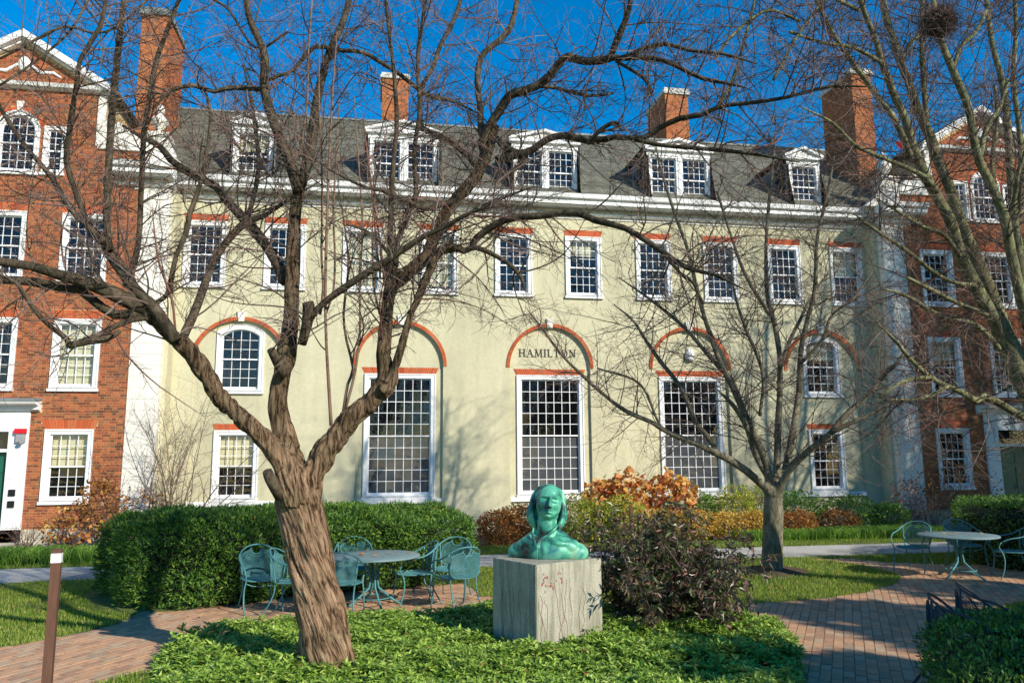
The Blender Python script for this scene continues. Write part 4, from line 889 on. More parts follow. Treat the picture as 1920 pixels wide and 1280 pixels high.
def tree(name, label, base, big, small, mats, tw, seed=0, voxel=.02, disp=.012, n1=9, len1=(.5, 1.5), twist=0., n2=6, n3=4, r_tw=.006, tmin=0, spr=()):
    global rng
    rng = np.random.default_rng(seed); rt = empty(name, base, 0, label, 'tree'); off = np.array(base, float)
    mb = MB()
    for c in big: mb.tube(c[:, :3], c[:, 3], 14)
    me = mb.mesh('trunk', mats[0], off); tmp = link('trunk', me, rt)
    md = tmp.modifiers.new('r', 'REMESH'); md.mode = 'VOXEL'; md.voxel_size = voxel; md.use_smooth_shade = True
    ms = tmp.modifiers.new('s', 'SMOOTH'); ms.iterations = 5; ms.factor = .6
    bpy.context.view_layer.update(); dg = bpy.context.evaluated_depsgraph_get(); nm = bpy.data.meshes.new_from_object(tmp.evaluated_get(dg)); tmp.modifiers.clear(); tmp.data = nm; nm.name = 'trunk'
    n = len(nm.vertices); V = np.zeros(n*3, np.float32); nm.vertices.foreach_get('co', V); V = V.reshape(-1, 3).astype(float); Nn = np.zeros(n*3, np.float32); nm.vertex_normals.foreach_get('vector', Nn); Nn = Nn.reshape(-1, 3)
    if disp:
        ax = big[0][:, :3]-off; zs_ = V[:, 2]-.18*np.log1p(np.exp(np.clip((V[:, 2]-1.75)/.18, -30, 30))); zz = np.maximum(zs_, ax[:, 2].min()); o_ = np.argsort(ax[:, 2])
        cx_, cy_ = np.interp(zz, ax[o_, 2], ax[o_, 0]), np.interp(zz, ax[o_, 2], ax[o_, 1]); low = np.clip((2.6-V[:, 2])/.8, 0, 1)
        U = V.copy(); U[:, 0] -= cx_; U[:, 1] -= cy_
        low = np.clip((2.2-V[:, 2])/.5, 0, 1); a = zs_*twist; X = U[:, 0]*np.cos(a)-U[:, 1]*np.sin(a); Y = U[:, 0]*np.sin(a)+U[:, 1]*np.cos(a)
        Pn = np.stack([X, Y, U[:, 2]*.13], 1)+.02*np.stack([wob(V, 6.), wob(V+5, 6.), 0*X], 1)
        at_ = nm.attributes.new('bk', 'FLOAT_VECTOR', 'POINT'); at_.data.foreach_set('vector', (Pn*30).astype(np.float32).ravel())
        f1 = np.minimum(np.abs(wob(Pn, 11.)), .6)/.6; f2 = np.minimum(np.abs(wob(Pn+3, 24.)), .6)/.6; f3 = wob(V, 3.)
        V = V+Nn*(disp*(f1*.75+f2*.55-.8)+disp*.45*f3)[:, None]*np.clip(1.5-V[:, 2:3]*.27, .22, 1)
        th_ = np.arctan2(V[:, 1], V[:, 0]); V = V+Nn*((np.clip((.38-V[:, 2])/.38, 0, 1.3)**2)*(.035 if disp > .01 else .02)*(1.+np.cos(5*th_+1)))[:, None]
        nm.vertices.foreach_set('co', V.astype(np.float32).ravel())
    nm.polygons.foreach_set('use_smooth', np.ones(len(nm.polygons), bool)); nm.materials.clear(); nm.materials.append(mats[0]); nm.update()
    for c in small:
        m = MB(); m.tube(c[:, :3], c[:, 3], 8 if c[0, 3] > .02 else 6); m.build('limb', mats[1], rt)
    for c in spr:
        m = MB(); m.tube(c[:, :3], c[:, 3]*.75, 6); m.build('sprout', M['sprout'], rt)
    # twigs
    st, dr, rr = [], [], []
    for c, n1 in [(c, n1) for c in list(big)+list(small)]+[(c, n1*.3) for c in spr]:
        for i in range(len(c)-1):
            if c[i, 3] > tw or c[i, 2] < tmin: continue
            seg = np.linalg.norm(c[i+1, :3]-c[i, :3]); k = rng.poisson(n1*seg)
            if k == 0: continue
            T = unit(c[i+1, :3]-c[i, :3]); r = rng.normal(size=(k, 3)); r = unit(r-T*(r@T)[:, None])
            st.append(c[i, :3]+(c[i+1, :3]-c[i, :3])*rng.uniform(0, 1, (k, 1))); dr.append(unit(T*.5+r+[0, 0, .15])); rr.append(np.full(k, c[i, 3]))
    st, dr, rr = map(np.concatenate, (st, dr, rr)); n = len(st)
    P1, r1 = grow(st, dr, rng.uniform(*len1, n)*np.clip(.7+rr*8, .7, 1.5), 10, .13, .03, np.clip(rr*.5, .003, r_tw*1.5), r_tw*.38)
    s2, d2, q = spawn(P1, r1, n2, .12, .9, .75); P2, r2 = grow(s2, d2, rng.uniform(.18, .6, len(s2))*len1[1]*.62, 7, .16, .02, q*.7, r_tw*.3)
    s3, d3, q = spawn(P2, r2, n3, .15, .9, .8); P3, r3 = grow(s3, d3, rng.uniform(.06, .24, len(s3))*len1[1]*.75, 4, .18, .0, q*.75, r_tw*.22)
    V, Q = merge([tubes(P1, r1, 4), tubes(P2, r2, 3), tubes(P3, r3, 3)]); o = link('twigs', np_mesh('twigs', V-off, Q, [mats[2]]), rt); o['kind'] = 'stuff'
    return rt, P2
D = 7.7
A = limb
TB = at(611, 1258, D); TB[2] = 0
big1 = [A('613,1310,60 613,1275,57 612,1240,50 609,1200,46 603,1150,44 592,1100,44 581,1050,44 572,1000,44 562,950,46 556,915,44 547,880,35 532,820,27 523,780,23 519,745,20 529,705,21 538,660,22 543,620,20 547,570,18 548,500,18 551,430,16 556,380,15 565,330,14', D, D+.2),
 A('556,940,40 542,885,30 505,832,24 460,790,22 420,752,21 392,710,21 372,680,23 352,655,21 322,628,19 292,600,18 275,578,17', D, D-.7),
 A('568,940,32 590,880,27 612,845,26 640,805,25 672,770,24 704,745,22 722,705,20 718,665,18 725,600,17 731,545,17 750,522,17 775,505,16 800,480,16 814,445,15 832,405,15 858,370,15 885,341,15 907,305,15 920,262,13 928,235,11', D, D+.6),
 A('715,735,20 736,715,14 741,690,12 757,630,11 785,554,11 806,507,11 822,472,12 851,464,12 873,470,10 885,462,8', D+.1, D+.3)]
sm1 = [A('275,578,19 237,562,17 193,541,16 150,525,14 113,516,12 59,499,10 0,490,10 -70,470,8', D-.7, D-1.5),
 A('275,582,12 215,590,10 150,543,10 133,543,11 59,528,10 0,525,9 -70,530,8', D-.7, D-1.1),
 A('285,595,14 267,558,13 249,537,12 231,508,14 208,478,13 196,454,12 178,436,10 148,408,8 124,380,7 97,333,6 57,286,5 20,235,5 0,202,4 -40,150,3', D-.7, D+.4),
 A('205,470,9 200,420,8 203,330,8 208,240,8 216,150,8 224,70,7 232,0,6 240,-80,5', D-.5, D-.4),
 A('240,532,7 255,480,7 262,430,6 264,370,6 266,330,6 270,250,6 280,190,6 292,118,6 316,50,5 336,0,5 360,-60,4', D+.2, D+.1),
 A('196,454,7 170,430,7 144,366,6 124,302,6 130,250,6 134,218,6 145,150,5 151,111,5 188,50,5 198,0,4', D-.6, D-1.2),
 A('349,655,11 345,628,10 360,598,9 378,550,9 396,500,8 416,465,8 440,436,8 463,416,9 500,402,5 540,375,4 600,340,3', D-.5, D+.7),
 A('330,640,14 305,600,13 285,572,12 262,552,10 240,535,8 233,530,7', D-.7, D-.8),
 A('285,572,6 305,560,5 318,545,6 320,530,6 330,480,5 348,440,6 356,400,6 371,360,5 385,300,4 395,220,4 380,150,3', D-.7, D-.2),
 A('225,620,5 200,635,7 168,640,7 140,645,8 130,648,7 125,635,6 95,612,5 68,585,5 48,555,5 30,530,4 0,515,3', D-1., D-1.6),
 A('285,596,5 245,600,6 215,612,6 190,625,6 165,636,6 132,648,7', D-.7, D-1.1),
 A('536,530,12 525,505,12 508,475,11 490,448,12 466,420,13 438,390,10 425,377,10 405,350,9 375,335,9 345,318,9 320,300,8 300,275,7 262,255,5 230,235,5', D+.2, D+1.),
 A('463,416,6 480,350,5 485,300,5 478,240,4 470,180,4 455,120,3', D+.6, D+1.6),
 A('560,360,13 545,310,12 528,270,11 512,225,11 500,190,10 495,150,10 497,110,9 488,80,8 478,60,8 465,25,7 458,-30,7', D+.1, D-.2),
 A('565,345,12 580,290,12 588,240,12 594,190,10 605,140,9 618,95,8 636,58,8 650,20,7 660,-30,6', D+.1, D+.5),
 A('495,168,6 470,166,6 430,165,6 400,172,5 360,160,5 320,170,4 290,200,3', D, D-.6),
 A('500,150,5 530,140,4 552,130,4 590,88,5 640,95,5 680,98,5 710,115,5 750,140,5 775,160,5 800,178,5 850,190,4 900,215,3', D, D+.9),
 A('566,645,10 575,610,12 579,580,14 577,566,13', D, D-.15),
 A('580,598,9 600,574,7 640,543,8 690,510,8 721,492,8 752,470,7 797,442,6 835,425,5 890,395,4 950,385,3', D-.1, D-.9),
 A('532,705,10 518,675,10 508,655,9', D, D-.2), A('528,930,15 508,898,13 501,882,10', D-.1, D-.25),
 A('885,464,7 893,447,8 932,419,8 966,408,8 1010,405,8 1050,400,8 1085,400,8 1116,413,8 1170,427,7 1213,452,7 1245,474,7 1288,502,6 1340,515,4 1400,545,3', D+.3, D-1.),
 A('873,470,6 893,464,6 932,481,5 958,498,5 977,520,5 985,545,3', D+.3, D-.2),
 A('1245,474,5 1275,512,4 1300,530,4 1318,570,3', D-.6, D-.9),
 A('912,290,12 905,270,11 910,250,10 937,207,10 955,180,10 975,172,10 1005,162,9 1030,142,9 1050,118,9 1065,107,10 1095,115,9 1130,113,9 1150,108,8 1167,110,6 1205,108,6 1242,113,5 1280,130,5 1317,147,5 1355,155,4 1400,165,3', D+.6, D-.7),
 A('1145,106,7 1157,75,8 1170,45,7 1180,15,6 1188,-40,5', D-.1, D-.5),
 A('1165,108,5 1185,102,5 1210,90,5 1250,83,5 1292,95,4 1355,101,4 1420,120,3', D-.2, D-.5),
 A('905,262,8 902,240,8 900,200,7 895,155,7 902,107,7 925,85,7 952,60,7 965,25,6 975,-40,5', D+.6, D+1.2),
 A('930,300,9 965,292,9 1000,280,8 1025,262,8 1060,254,8 1105,265,8 1155,257,7 1205,259,7 1237,240,6 1275,222,7 1317,215,6 1350,200,5 1431,190,5 1482,181,4 1552,163,4 1640,163,3', D+.5, D-1.4),
 A('1190,262,5 1237,272,5 1292,277,5 1355,282,5 1420,290,4 1500,305,3', D-.4, D-1.),
 A('1100,270,4 1125,245,5 1145,232,5 1160,232,4 1165,245,3', D-.2, D-.3),
 A('1010,162,5 1045,165,4 1100,180,4 1150,175,3', D, D+.3), A('1155,115,4 1190,135,4 1215,155,4 1222,180,3', D-.2, D-.4),
 A('900,320,8 882,298,7 854,273,6 823,253,6 792,240,6 788,200,5 790,165,5 800,147,5 812,125,5 825,87,5 850,40,5 870,-20,4', D+.5, D+1.2),
 A('845,380,7 830,383,6 805,391,6 785,388,5 768,378,5 747,371,5 720,358,4 688,352,4 640,330,3 590,300,3', D+.4, D-.4),
 A('772,384,5 780,357,5 777,312,5 778,270,5 785,228,5 787,190,5 783,120,4 790,60,4 800,-20,4', D+.3, D+.4),
 A('725,560,8 727,532,7 730,481,6 733,397,6 735,340,6 741,270,5 744,217,5 737,120,4 725,20,4 720,-40,3', D+.2, D),
 A('733,560,7 741,500,7 745,455,6 758,420,6 775,380,6 790,350,3', D+.3, D+.6),
 A('825,440,5 860,410,4 900,390,5 940,372,4 1000,350,3', D+.4, D+1.),
 A('745,500,4 700,440,3 650,420,3', D, D-.5),
 A('925,250,6 945,275,8 985,300,9 960,320,5 930,345,4', D+.6, D+.2),
 A('400,0,3 430,20,3 480,90,3 540,60,3', D+.4, D), A('300,-20,3 200,60,3 120,50,3 40,90,3 0,110,3', D-.5, D-1.4), A('0,160,3 60,120,3 130,60,3 170,-10,3', D-1.4, D-.8)]
spr1 = [A('621,798,5 616,716,4.5 612,644,4 610,554,4 612,450,4 616,330,3.5 622,200,3 632,60,3', D, D-.3), A('644,770,4.5 652,720,4 662,690,4 650,640,3.5 644,590,3.5 650,536,3.5 653,480,3 640,380,3', D+.1, D+.4),
 A('648,766,4 665,700,4 675,620,3.5 674,518,3 680,430,3 672,300,2.5 664,180,2.5', D+.1, D), A('600,590,4 606,540,3.5 603,480,3.5 604,380,3 603,300,3 598,180,2.5 600,60,2.5', D, D-.2),
 A('612,585,3 625,545,3 628,480,3 625,400,3 630,300,2.5 636,180,2.5', D, D+.2), A('713,520,3 705,450,3 700,380,3 690,300,3 680,220,2.5', D+.3, D+.1), A('720,530,3 715,470,3 705,400,2.5 700,330,2.5', D+.3, D+.5),
 A('712,590,3 704,555,3 700,520,3 698,450,2.5 699,380,2.5', D+.3, D+.1), A('560,300,3 575,200,3 578,100,3 585,0,3', D, D-.4), A('330,632,3 322,560,3 300,500,3 290,440,2 285,380,1.5', D-.6, D-1.)]
for c in big1: c[:, 3] *= np.interp(c[:, 2], [.5, 1.3, 1.9], [.98, .90, .82])
for c in sm1: c[:, 3] *= .88
tree('tree', 'large bare tree with a leaning furrowed trunk and wide limbs beside the bronze bust', tuple(TB), big1, sm1, [M['bark'], M['limb'], M['twig']], .085, 11, .0135, .038, n1=6.8, len1=(.45, 1.45), twist=1.0, n2=6, n3=5, r_tw=.0062, tmin=3.0, spr=spr1)
D2 = 14.6
big2 = [A('1447,1085,24 1447,1068,20 1448,1040,19 1449,1000,18 1450,960,18 1450,925,18 1452,905,15', D2, D2),
 A('1448,935,14 1439,918,10 1425,905,9 1403,885,9 1367,861,9 1328,842,8', D2, D2-.6), A('1450,920,12 1443,905,10 1435,863,9 1416,820,9 1400,784,9', D2, D2-.3),
 A('1452,930,13 1466,905,9 1485,875,8 1508,852,8 1535,830,7 1557,812,7', D2, D2-.9), A('1451,915,10 1456,884,8 1459,802,8 1462,743,7', D2, D2+.5), A('1456,920,10 1468,895,8 1485,819,8 1498,737,7', D2, D2+.7)]
sm2 = [A('1328,842,7 1290,825,6 1252,810,6 1223,792,5 1173,770,5 1134,741,4 1101,712,4 1054,666,3 1019,619,3 986,576,2', D2-.6, D2-1.6),
 A('1345,848,6 1331,824,6 1303,788,6 1277,727,5 1238,677,5 1213,641,4 1187,601,3 1150,570,3', D2-.5, D2-.1), A('1400,784,8 1371,720,7 1349,677,6 1324,605,5 1306,540,5 1290,470,4 1265,400,4 1240,320,3 1225,250,3', D2-.3, D2-.6),
 A('1395,770,6 1371,712,6 1338,677,5 1288,619,4 1252,587,4 1209,554,3 1160,520,3', D2-.3, D2+.8), A('1557,812,6 1584,779,6 1605,760,6 1630,737,5 1649,714,5 1665,695,5 1682,681,4 1700,650,3', D2-.9, D2-1.2),
 A('1557,812,5 1610,786,4 1636,773,4 1679,753,4 1720,745,3', D2-.9, D2-1.4), A('1462,743,7 1462,671,6 1452,606,6 1439,556,5 1436,480,4 1440,400,4 1450,300,3 1455,220,3', D2+.5, D2+.8),
 A('1498,737,7 1502,655,6 1512,606,5 1528,540,5 1532,450,4 1550,370,4 1565,290,3', D2+.7, D2+.3), A('1462,690,5 1480,640,4 1500,600,4 1520,560,3 1560,500,3', D2+.5, D2+1.), A('1502,680,4 1540,640,4 1560,590,3 1600,560,3 1640,500,3', D2+.6, D2+.2),
 A('1439,894,6 1416,852,6 1400,800,6 1375,760,5 1345,730,4', D2, D2-.8), A('1456,610,4 1400,520,4 1370,440,3 1345,360,3', D2+.5, D2), A('1425,780,4 1430,700,4 1400,620,4 1380,560,3 1365,470,3', D2-.2, D2-.5), A('1290,830,3 1240,800,3 1200,720,3 1120,690,2', D2-.7, D2-.9)]
for c in big2+sm2: c[:, 3] *= np.interp(c[:, 2], [1.1, 1.6], [1., .84])
tree('tree', 'slender grey bare tree on the lawn island, branching low over a mulch mound', (2.19, -8.54, 0), big2, sm2, [M['pale'], M['pale'], M['twigp']], .07, 12, .022, .004, n1=6.5, len1=(.7, 2.1), n2=6, n3=4, r_tw=.0072)
D3 = 11.5
big3 = [A('2075,1120,40 2050,1000,32 2010,900,27 1970,810,24 1935,740,22 1905,680,20 1888,640,18 1870,610,15', D3, D3),
 A('1888,645,15 1868,605,13 1850,575,13 1828,534,12 1806,490,12 1794,456,11 1780,410,11 1760,375,10 1738,335,10 1722,300,9 1710,270,9 1698,225,8 1677,180,8', D3, D3-.5),
 A('1892,640,14 1870,580,12 1850,530,12 1832,488,12 1815,450,11 1800,412,11 1782,355,10 1765,315,10 1753,285,10 1742,250,10 1725,217,9 1708,165,8 1691,124,8', D3, D3+.3)]
sm3 = [A('1677,180,7 1664,145,7 1654,118,6 1640,70,6 1621,24,5 1605,-30,5', D3-.5, D3-1.), A('1691,124,7 1675,75,7 1660,30,7 1651,-30,6', D3+.3, D3+.8),
 A('2010,900,12 1980,760,11 1940,650,10 1915,560,10 1895,470,9 1885,415,9 1866,363,8 1850,330,8 1836,302,8 1825,255,7 1815,200,7 1787,133,7 1763,72,6 1750,0,5', D3, D3-.8),
 A('1710,300,6 1690,250,6 1672,215,6 1650,190,5 1630,160,5 1600,120,5 1560,60,4 1530,0,4', D3-.4, D3-1.2), A('1760,360,5 1730,330,5 1690,310,4 1640,290,4 1600,270,4 1560,230,3 1500,200,3', D3-.4, D3-1.4),
 A('1740,250,5 1735,200,5 1730,120,5 1728,40,4 1730,-20,4', D3+.3, D3+.2), A('1980,800,10 1950,790,8 1920,783,7 1876,757,7 1846,743,7 1830,752,7 1807,737,6 1777,724,5 1744,707,5 1705,671,4 1680,640,3 1640,600,3', D3-.2, D3-1.6),
 A('1744,707,4 1710,710,4 1680,722,4 1650,745,3', D3-1.2, D3-1.5), A('1777,724,4 1750,740,4 1720,748,3 1660,750,3', D3-1., D3-1.3),
 A('1960,700,9 1925,560,9 1905,430,8 1895,330,7 1890,250,7 1880,160,6 1860,80,5 1850,0,5', D3+.4, D3+.9), A('1905,460,6 1915,350,6 1912,250,5 1900,150,5 1905,50,4 1900,-30,4', D3+.6, D3+1.2),
 A('1828,534,4 1790,530,4 1750,510,4 1700,470,4 1640,430,3 1600,400,3', D3-.3, D3-1.), A('1800,480,4 1770,440,4 1730,425,4 1690,400,3 1640,370,3', D3-.3, D3-.9), A('1850,590,4 1800,570,4 1740,540,4 1700,520,3', D3-.2, D3-1.2), A('1880,660,5 1830,610,5 1760,590,4 1700,555,4 1650,540,3', D3, D3-.6),
 A('1836,302,5 1850,240,5 1875,200,4 1890,150,4', D3-.5, D3-.3), A('1787,133,4 1800,90,4 1830,60,4 1850,20,3', D3-.7, D3-.5), A('1654,118,4 1600,90,4 1540,80,3 1480,60,3', D3-.8, D3-1.2), A('1691,130,4 1700,90,4 1725,60,4 1740,10,3', D3+.3, D3+.5),
 A('1885,420,5 1900,380,5 1910,320,4 1925,280,4', D3, D3-.5), A('1866,363,5 1860,300,4 1870,230,4 1865,160,3', D3, D3+.3), A('1610,20,4 1570,0,4 1500,-30,3', D3-.9, D3-1.3), A('1500,40,3 1440,20,3 1380,60,3 1340,110,3', D3-1., D3-1.4), A('1420,-20,3 1400,60,3 1380,130,3 1350,200,3', D3-1., D3-1.1), A('1560,-20,3 1500,60,3 1450,150,3', D3-1.2, D3-1.3)]
tree('tree', 'tall bare tree with mossy pale leaning trunks at the right edge', tuple(on_z(2075, 1120)), big3, sm3, [M['moss'], M['moss'], M['twig']], .08, 13, .022, .004, n1=7.5, len1=(.6, 2.0), n2=7, n3=5, r_tw=.0068)

# ================================================================== off-frame trees that shade the right of the garden
rng = np.random.default_rng(21)
SH = np.array([math.sin(SUN_AZ), -math.cos(SUN_AZ)]); TE = math.tan(SUN_EL)
def evergreen(label, base, r, hc, a, n=5200):
    rt = empty('evergreen_tree', (base[0], base[1], 0), 0, label, 'tree', None)
    u = unit(rng.normal(size=(n, 3))); rad = rng.uniform(.45, 1.03, n)[:, None]; P = u*rad*np.array([r, r, a])+[0, 0, hc]; P[:, :2] *= (1.12-.25*(P[:, 2:3]-hc)/a)
    k = wob(P, 1.6) > -.55; P = P[k]; u = u[k]; m = len(P)
    V, Q = leaves(P, u+rng.normal(size=P.shape)*.5+[0, 0, -.3], rng.normal(size=P.shape)+u, rng.uniform(.3, .6, m), rng.uniform(.16, .3, m)); link('crown', np_mesh('crown', V, Q, [M['yew']]), rt)['kind'] = 'stuff'
    MB().tube([(0, 0, -.1), (.05, 0, hc*.5), (0, .04, hc+a*.6)], [.22, .16, .05], 10).build('trunk', [M['bark2']], rt, local=True)
def by_tip(tip, r, hc, a): L = hc/TE+math.sqrt(r*r+(a/TE)**2); return np.array(tip)+SH*L
for tip, r, hc, a, lab in (((.7, -11.6), 1.7, 4.5, 3., 'broad evergreen out of frame whose shade falls on the brick path'), ((-1.9, -14.1), 1.9, 4.6, 3., 'broad evergreen behind the viewer shading the ground cover at lower right'),
                           ((3.4, -10.1), 1.5, 4.4, 3., 'narrow evergreen out of frame shading the right hand table'), ((4.6, -7.1), .8, 4.2, 3., 'slim evergreen out of frame whose shade crosses the grey path')):
    evergreen(lab, by_tip(tip, r, hc, a), r, hc, a)
evergreen('tall evergreen out of frame shading the foot of the right brick wing', (20.2, -11.3), 2.6, 5.2, 4.6, 7000)
# another bare tree out of frame to the right, a copy of the mossy one
src = [o for o in bpy.data.objects if o.get('label', '').startswith('tall bare tree')][0]; src2 = [o for o in bpy.data.objects if o.get('label', '').startswith('slender grey')][0]
for q, sc_, lx, ly, rz, lab in ((src2, 1.5, 14.2, -9.2, 1.6, 'bare tree out of frame whose limbs shade the right end of the cream wall'), (src, 1.3, 18.6, -8.2, 3.9, 'bare tree out of frame casting branch shade on the white quoins'),
                          (src, 1.35, 21.6, -9.6, 2.2, 'bare tree out of frame casting branch shade on the right brick wing'), (src, 1.5, 19.8, -11.8, 5.2, 'thickest bare tree out of frame shading the right wing and its gable')):
    c = q.copy(); COL.objects.link(c); c.location = (lx, ly, 0); c.rotation_euler = (0, 0, rz); c.scale = (sc_, sc_, sc_); c['label'] = lab
    for ch in q.children:
        d = ch.copy(); COL.objects.link(d); d.parent = c

# ================================================================== FURNITURE
def sheet(mb, f, nu, nv, r=.0033, segs=10):
    """woven strands over a surface f(u,v), u,v in 0..1"""
    for k in range(-nv, nu):
        pts = []
        for t in np.linspace(0, 1, segs):
            u, v = (k+t*nv)/nu, t
            if 0 <= u <= 1:
                p = f(u, v)
                if p is not None: pts.append(p)
        if len(pts) > 1: mb.tube(pts, r, 3, cap=False, sm=False)
        pts = []
        for t in np.linspace(0, 1, segs):
            u, v = (k+nv-t*nv)/nu, t
            if 0 <= u <= 1:
                p = f(u, v)
                if p is not None: pts.append(p)
        if len(pts) > 1: mb.tube(pts, r, 3, cap=False, sm=False)
def smooth(pts, k=5): 
    c = catmull([(*p, 0) for p in pts], .035); return c[:, :3]
def chair_parts(mt):
    P = {}
    hoop = [(-.27, -.25, .60), (-.285, -.12, .655), (-.275, .06, .69), (-.235, .20, .765), (-.13, .285, .835), (0, .315, .855), (.13, .285, .835), (.235, .20, .765), (.275, .06, .69), (.285, -.12, .655), (.27, -.25, .60)]
    P['hoop'] = MB().tube(smooth(hoop), .0115, 8).mesh('arm_hoop', mt)
    for s in (-1, 1):
        P['fleg%d' % s] = MB().tube(smooth([(s*.27, -.25, .60), (s*.25, -.29, .52), (s*.235, -.24, .42), (s*.25, -.22, .3), (s*.255, -.25, .12), (s*.25, -.30, 0)]), .0105, 8).mesh('leg', mt)
        P['rleg%d' % s] = MB().tube(smooth([(s*.235, .20, .765), (s*.225, .18, .60), (s*.20, .17, .43), (s*.19, .20, .25), (s*.215, .33, 0)]), .0105, 8).mesh('leg', mt)
    ring = [(.245*math.copysign(abs(math.cos(a))**.6, math.cos(a)), .235*math.copysign(abs(math.sin(a))**.6, math.sin(a))-.02, .43-.035*max(0, -math.sin(a)-.6)) for a in np.linspace(0, 2*math.pi, 33)]
    P['rail'] = MB().tube(ring, .009, 6, cap=False).mesh('seat_rail', mt)
    m = MB()
    def seat(u, v):
        x, y = (u-.5)*.49, (v-.5)*.47
        if (abs(x)/.245)**3.4+(abs(y)/.235)**3.4 > 1.02: return None
        return (x, y-.02, .435-.02*math.cos(x*5)*math.cos(y*5)-.03*max(0, -y/.235-.6))
    sheet(m, seat, 24, 24); P['seat'] = m.mesh('seat', mt)
    m = MB()
    def top(x): return .80-.9*abs(x)**1.9-.0
    def back(u, v):
        x = (u-.5)*.44; z1 = top(x)
        if abs(x) < .07: z1 = min(z1, .80-math.sqrt(max(.07**2-x*x, 0))-.005)
        z = .44+(.36)*v
        if z > z1: return None
        wd = .22*(1-.25*max(0, (.5-z)/.06)**2)
        if abs(x) > wd: return None
        return (x, .21+.075*(1-(x/.22)**2)*.9+(z-.44)*.10, z)
    sheet(m, back, 26, 20, segs=26)
    def edge(pts): m.tube(smooth(pts), .007, 6)
    bk = lambda x, z: (x, .21+.075*(1-(x/.22)**2)*.9+(z-.44)*.10, z)
    edge([bk(-.07, .79), bk(-.12, .775), bk(-.19, .72), bk(-.22, .64), bk(-.22, .52), bk(-.17, .45), bk(0, .435), bk(.17, .45), bk(.22, .52), bk(.22, .64), bk(.19, .72), bk(.12, .775), bk(.07, .79)])
    edge([bk(-.07, .79), bk(-.06, .75), bk(-.03, .733), bk(0, .728), bk(.03, .733), bk(.06, .75), bk(.07, .79)])
    for s in (-1, 1):
        a = np.linspace(0, 5, 10); m.tube([bk(s*(.075-.016*(1-t/6)*math.cos(t)), .80+.016*(1-t/6)*math.sin(t)) for t in a], .0045, 5)
    P['back'] = m.mesh('backrest', mt)
    P['arch'] = MB().tube(smooth([(-.235, -.22, .40), (-.15, -.235, .36), (0, -.24, .345), (.15, -.235, .36), (.235, -.22, .40)]), .007, 6).mesh('stretcher', mt)
    return P
CP = {k: chair_parts(M[k]) for k in ('teal', 'shadeiron')}
NMS = {'hoop': 'arm_hoop', 'rail': 'seat_rail', 'seat': 'seat', 'back': 'backrest', 'arch': 'stretcher'}
def chair(x, y, rz, label, k='teal', group=None, z=0.012, tilt=0):
    rt = empty('patio_chair', (x, y, z), rz, label, 'chair', group); rt.rotation_euler = (0, tilt, rz); rt.scale = (1.04, 1.04, 1.02)
    for n, me in CP[k].items(): link(NMS.get(n, 'leg'), me, rt)
def table(x, y, r, label):
    rt = empty('patio_table', (x, y, .012), .3, label, 'table')
    m = MB(); m.lathe([(0, .725), (r*.5, .725), (r*.98, .722), (r, .712), (r, .695), (r*.97, .69), (r*.96, .712), (0, .715)], n=48); m.build('table_top', [M['tealtop']], rt, local=True)
    for k in range(4):
        a = k*math.pi/2; c, s = math.cos(a), math.sin(a)
        m = MB(); m.tube([(c*q, s*q, z) for q, z in ((.30, .70), (.16, .62), (.07, .52), (.05, .38), (.07, .26), (.30, .07), (.42, .0))], .017, 8); m.build('leg', [M['teal']], rt, local=True)
    m = MB(); m.tube([(.24*math.cos(a), .24*math.sin(a), .13) for a in np.linspace(0, 2*math.pi, 28)], .009, 6, cap=False); m.tube([(.07*math.cos(a), .07*math.sin(a), .45) for a in np.linspace(0, 2*math.pi, 16)], .009, 6, cap=False); m.build('ring', [M['teal']], rt, local=True)
gA = 'teal mesh chairs round the left table'
table(-5.02, -10.45, .66, 'round teal mesh table half hidden by the big tree trunk')
for x, y, rz, lab in ((-6.62, -10.35, .35, 'teal mesh chair farthest left, in front of the hedge'), (-6.12, -10.75, 1.3, 'teal mesh chair partly behind the left side of the big trunk'),
        (-5.35, -9.55, 0, 'teal mesh chair behind the left table, only its top showing'), (-5.45, -11.05, 3.0, 'teal mesh chair with its back to the viewer just right of the big trunk'),
        (-4.42, -10.35, -1.35, 'teal mesh chair right of the left table, turned sideways with its seat showing'), (-3.85, -10.0, -.35, 'teal mesh chair nearest the right end of the hedge, facing the viewer'),
        (-3.85, -10.85, -2.75, 'teal mesh chair nearest the stone plinth, its back to the viewer')):
    chair(x, y, rz, lab, group=gA)
table(5.0, -9.9, .64, 'round teal table in the shade before the right yew hedge')
for x, y, rz, lab in ((4.72, -9.1, -1.0, 'teal chair at the left side of the shaded right table'), (5.85, -9.0, -.25, 'teal chair behind the shaded right table'), (5.9, -10.1, -2.0, 'teal chair at the right end of the shaded right table')):
    chair(x, y, rz, lab, group='teal chairs round the right table')
p = on_z(1790, 1168, .72); chair(p[0], p[1], .45, 'iron chair coloured dark as in shade, leaning behind the boxwood hedge, the lower left one of two', 'shadeiron', 'tipped dark chairs', .06, .38)
p = on_z(1842, 1142, .72); chair(p[0], p[1], .45, 'iron chair coloured dark as in shade, leaning behind the boxwood hedge, the upper right one of two', 'shadeiron', 'tipped dark chairs', .06, .38)

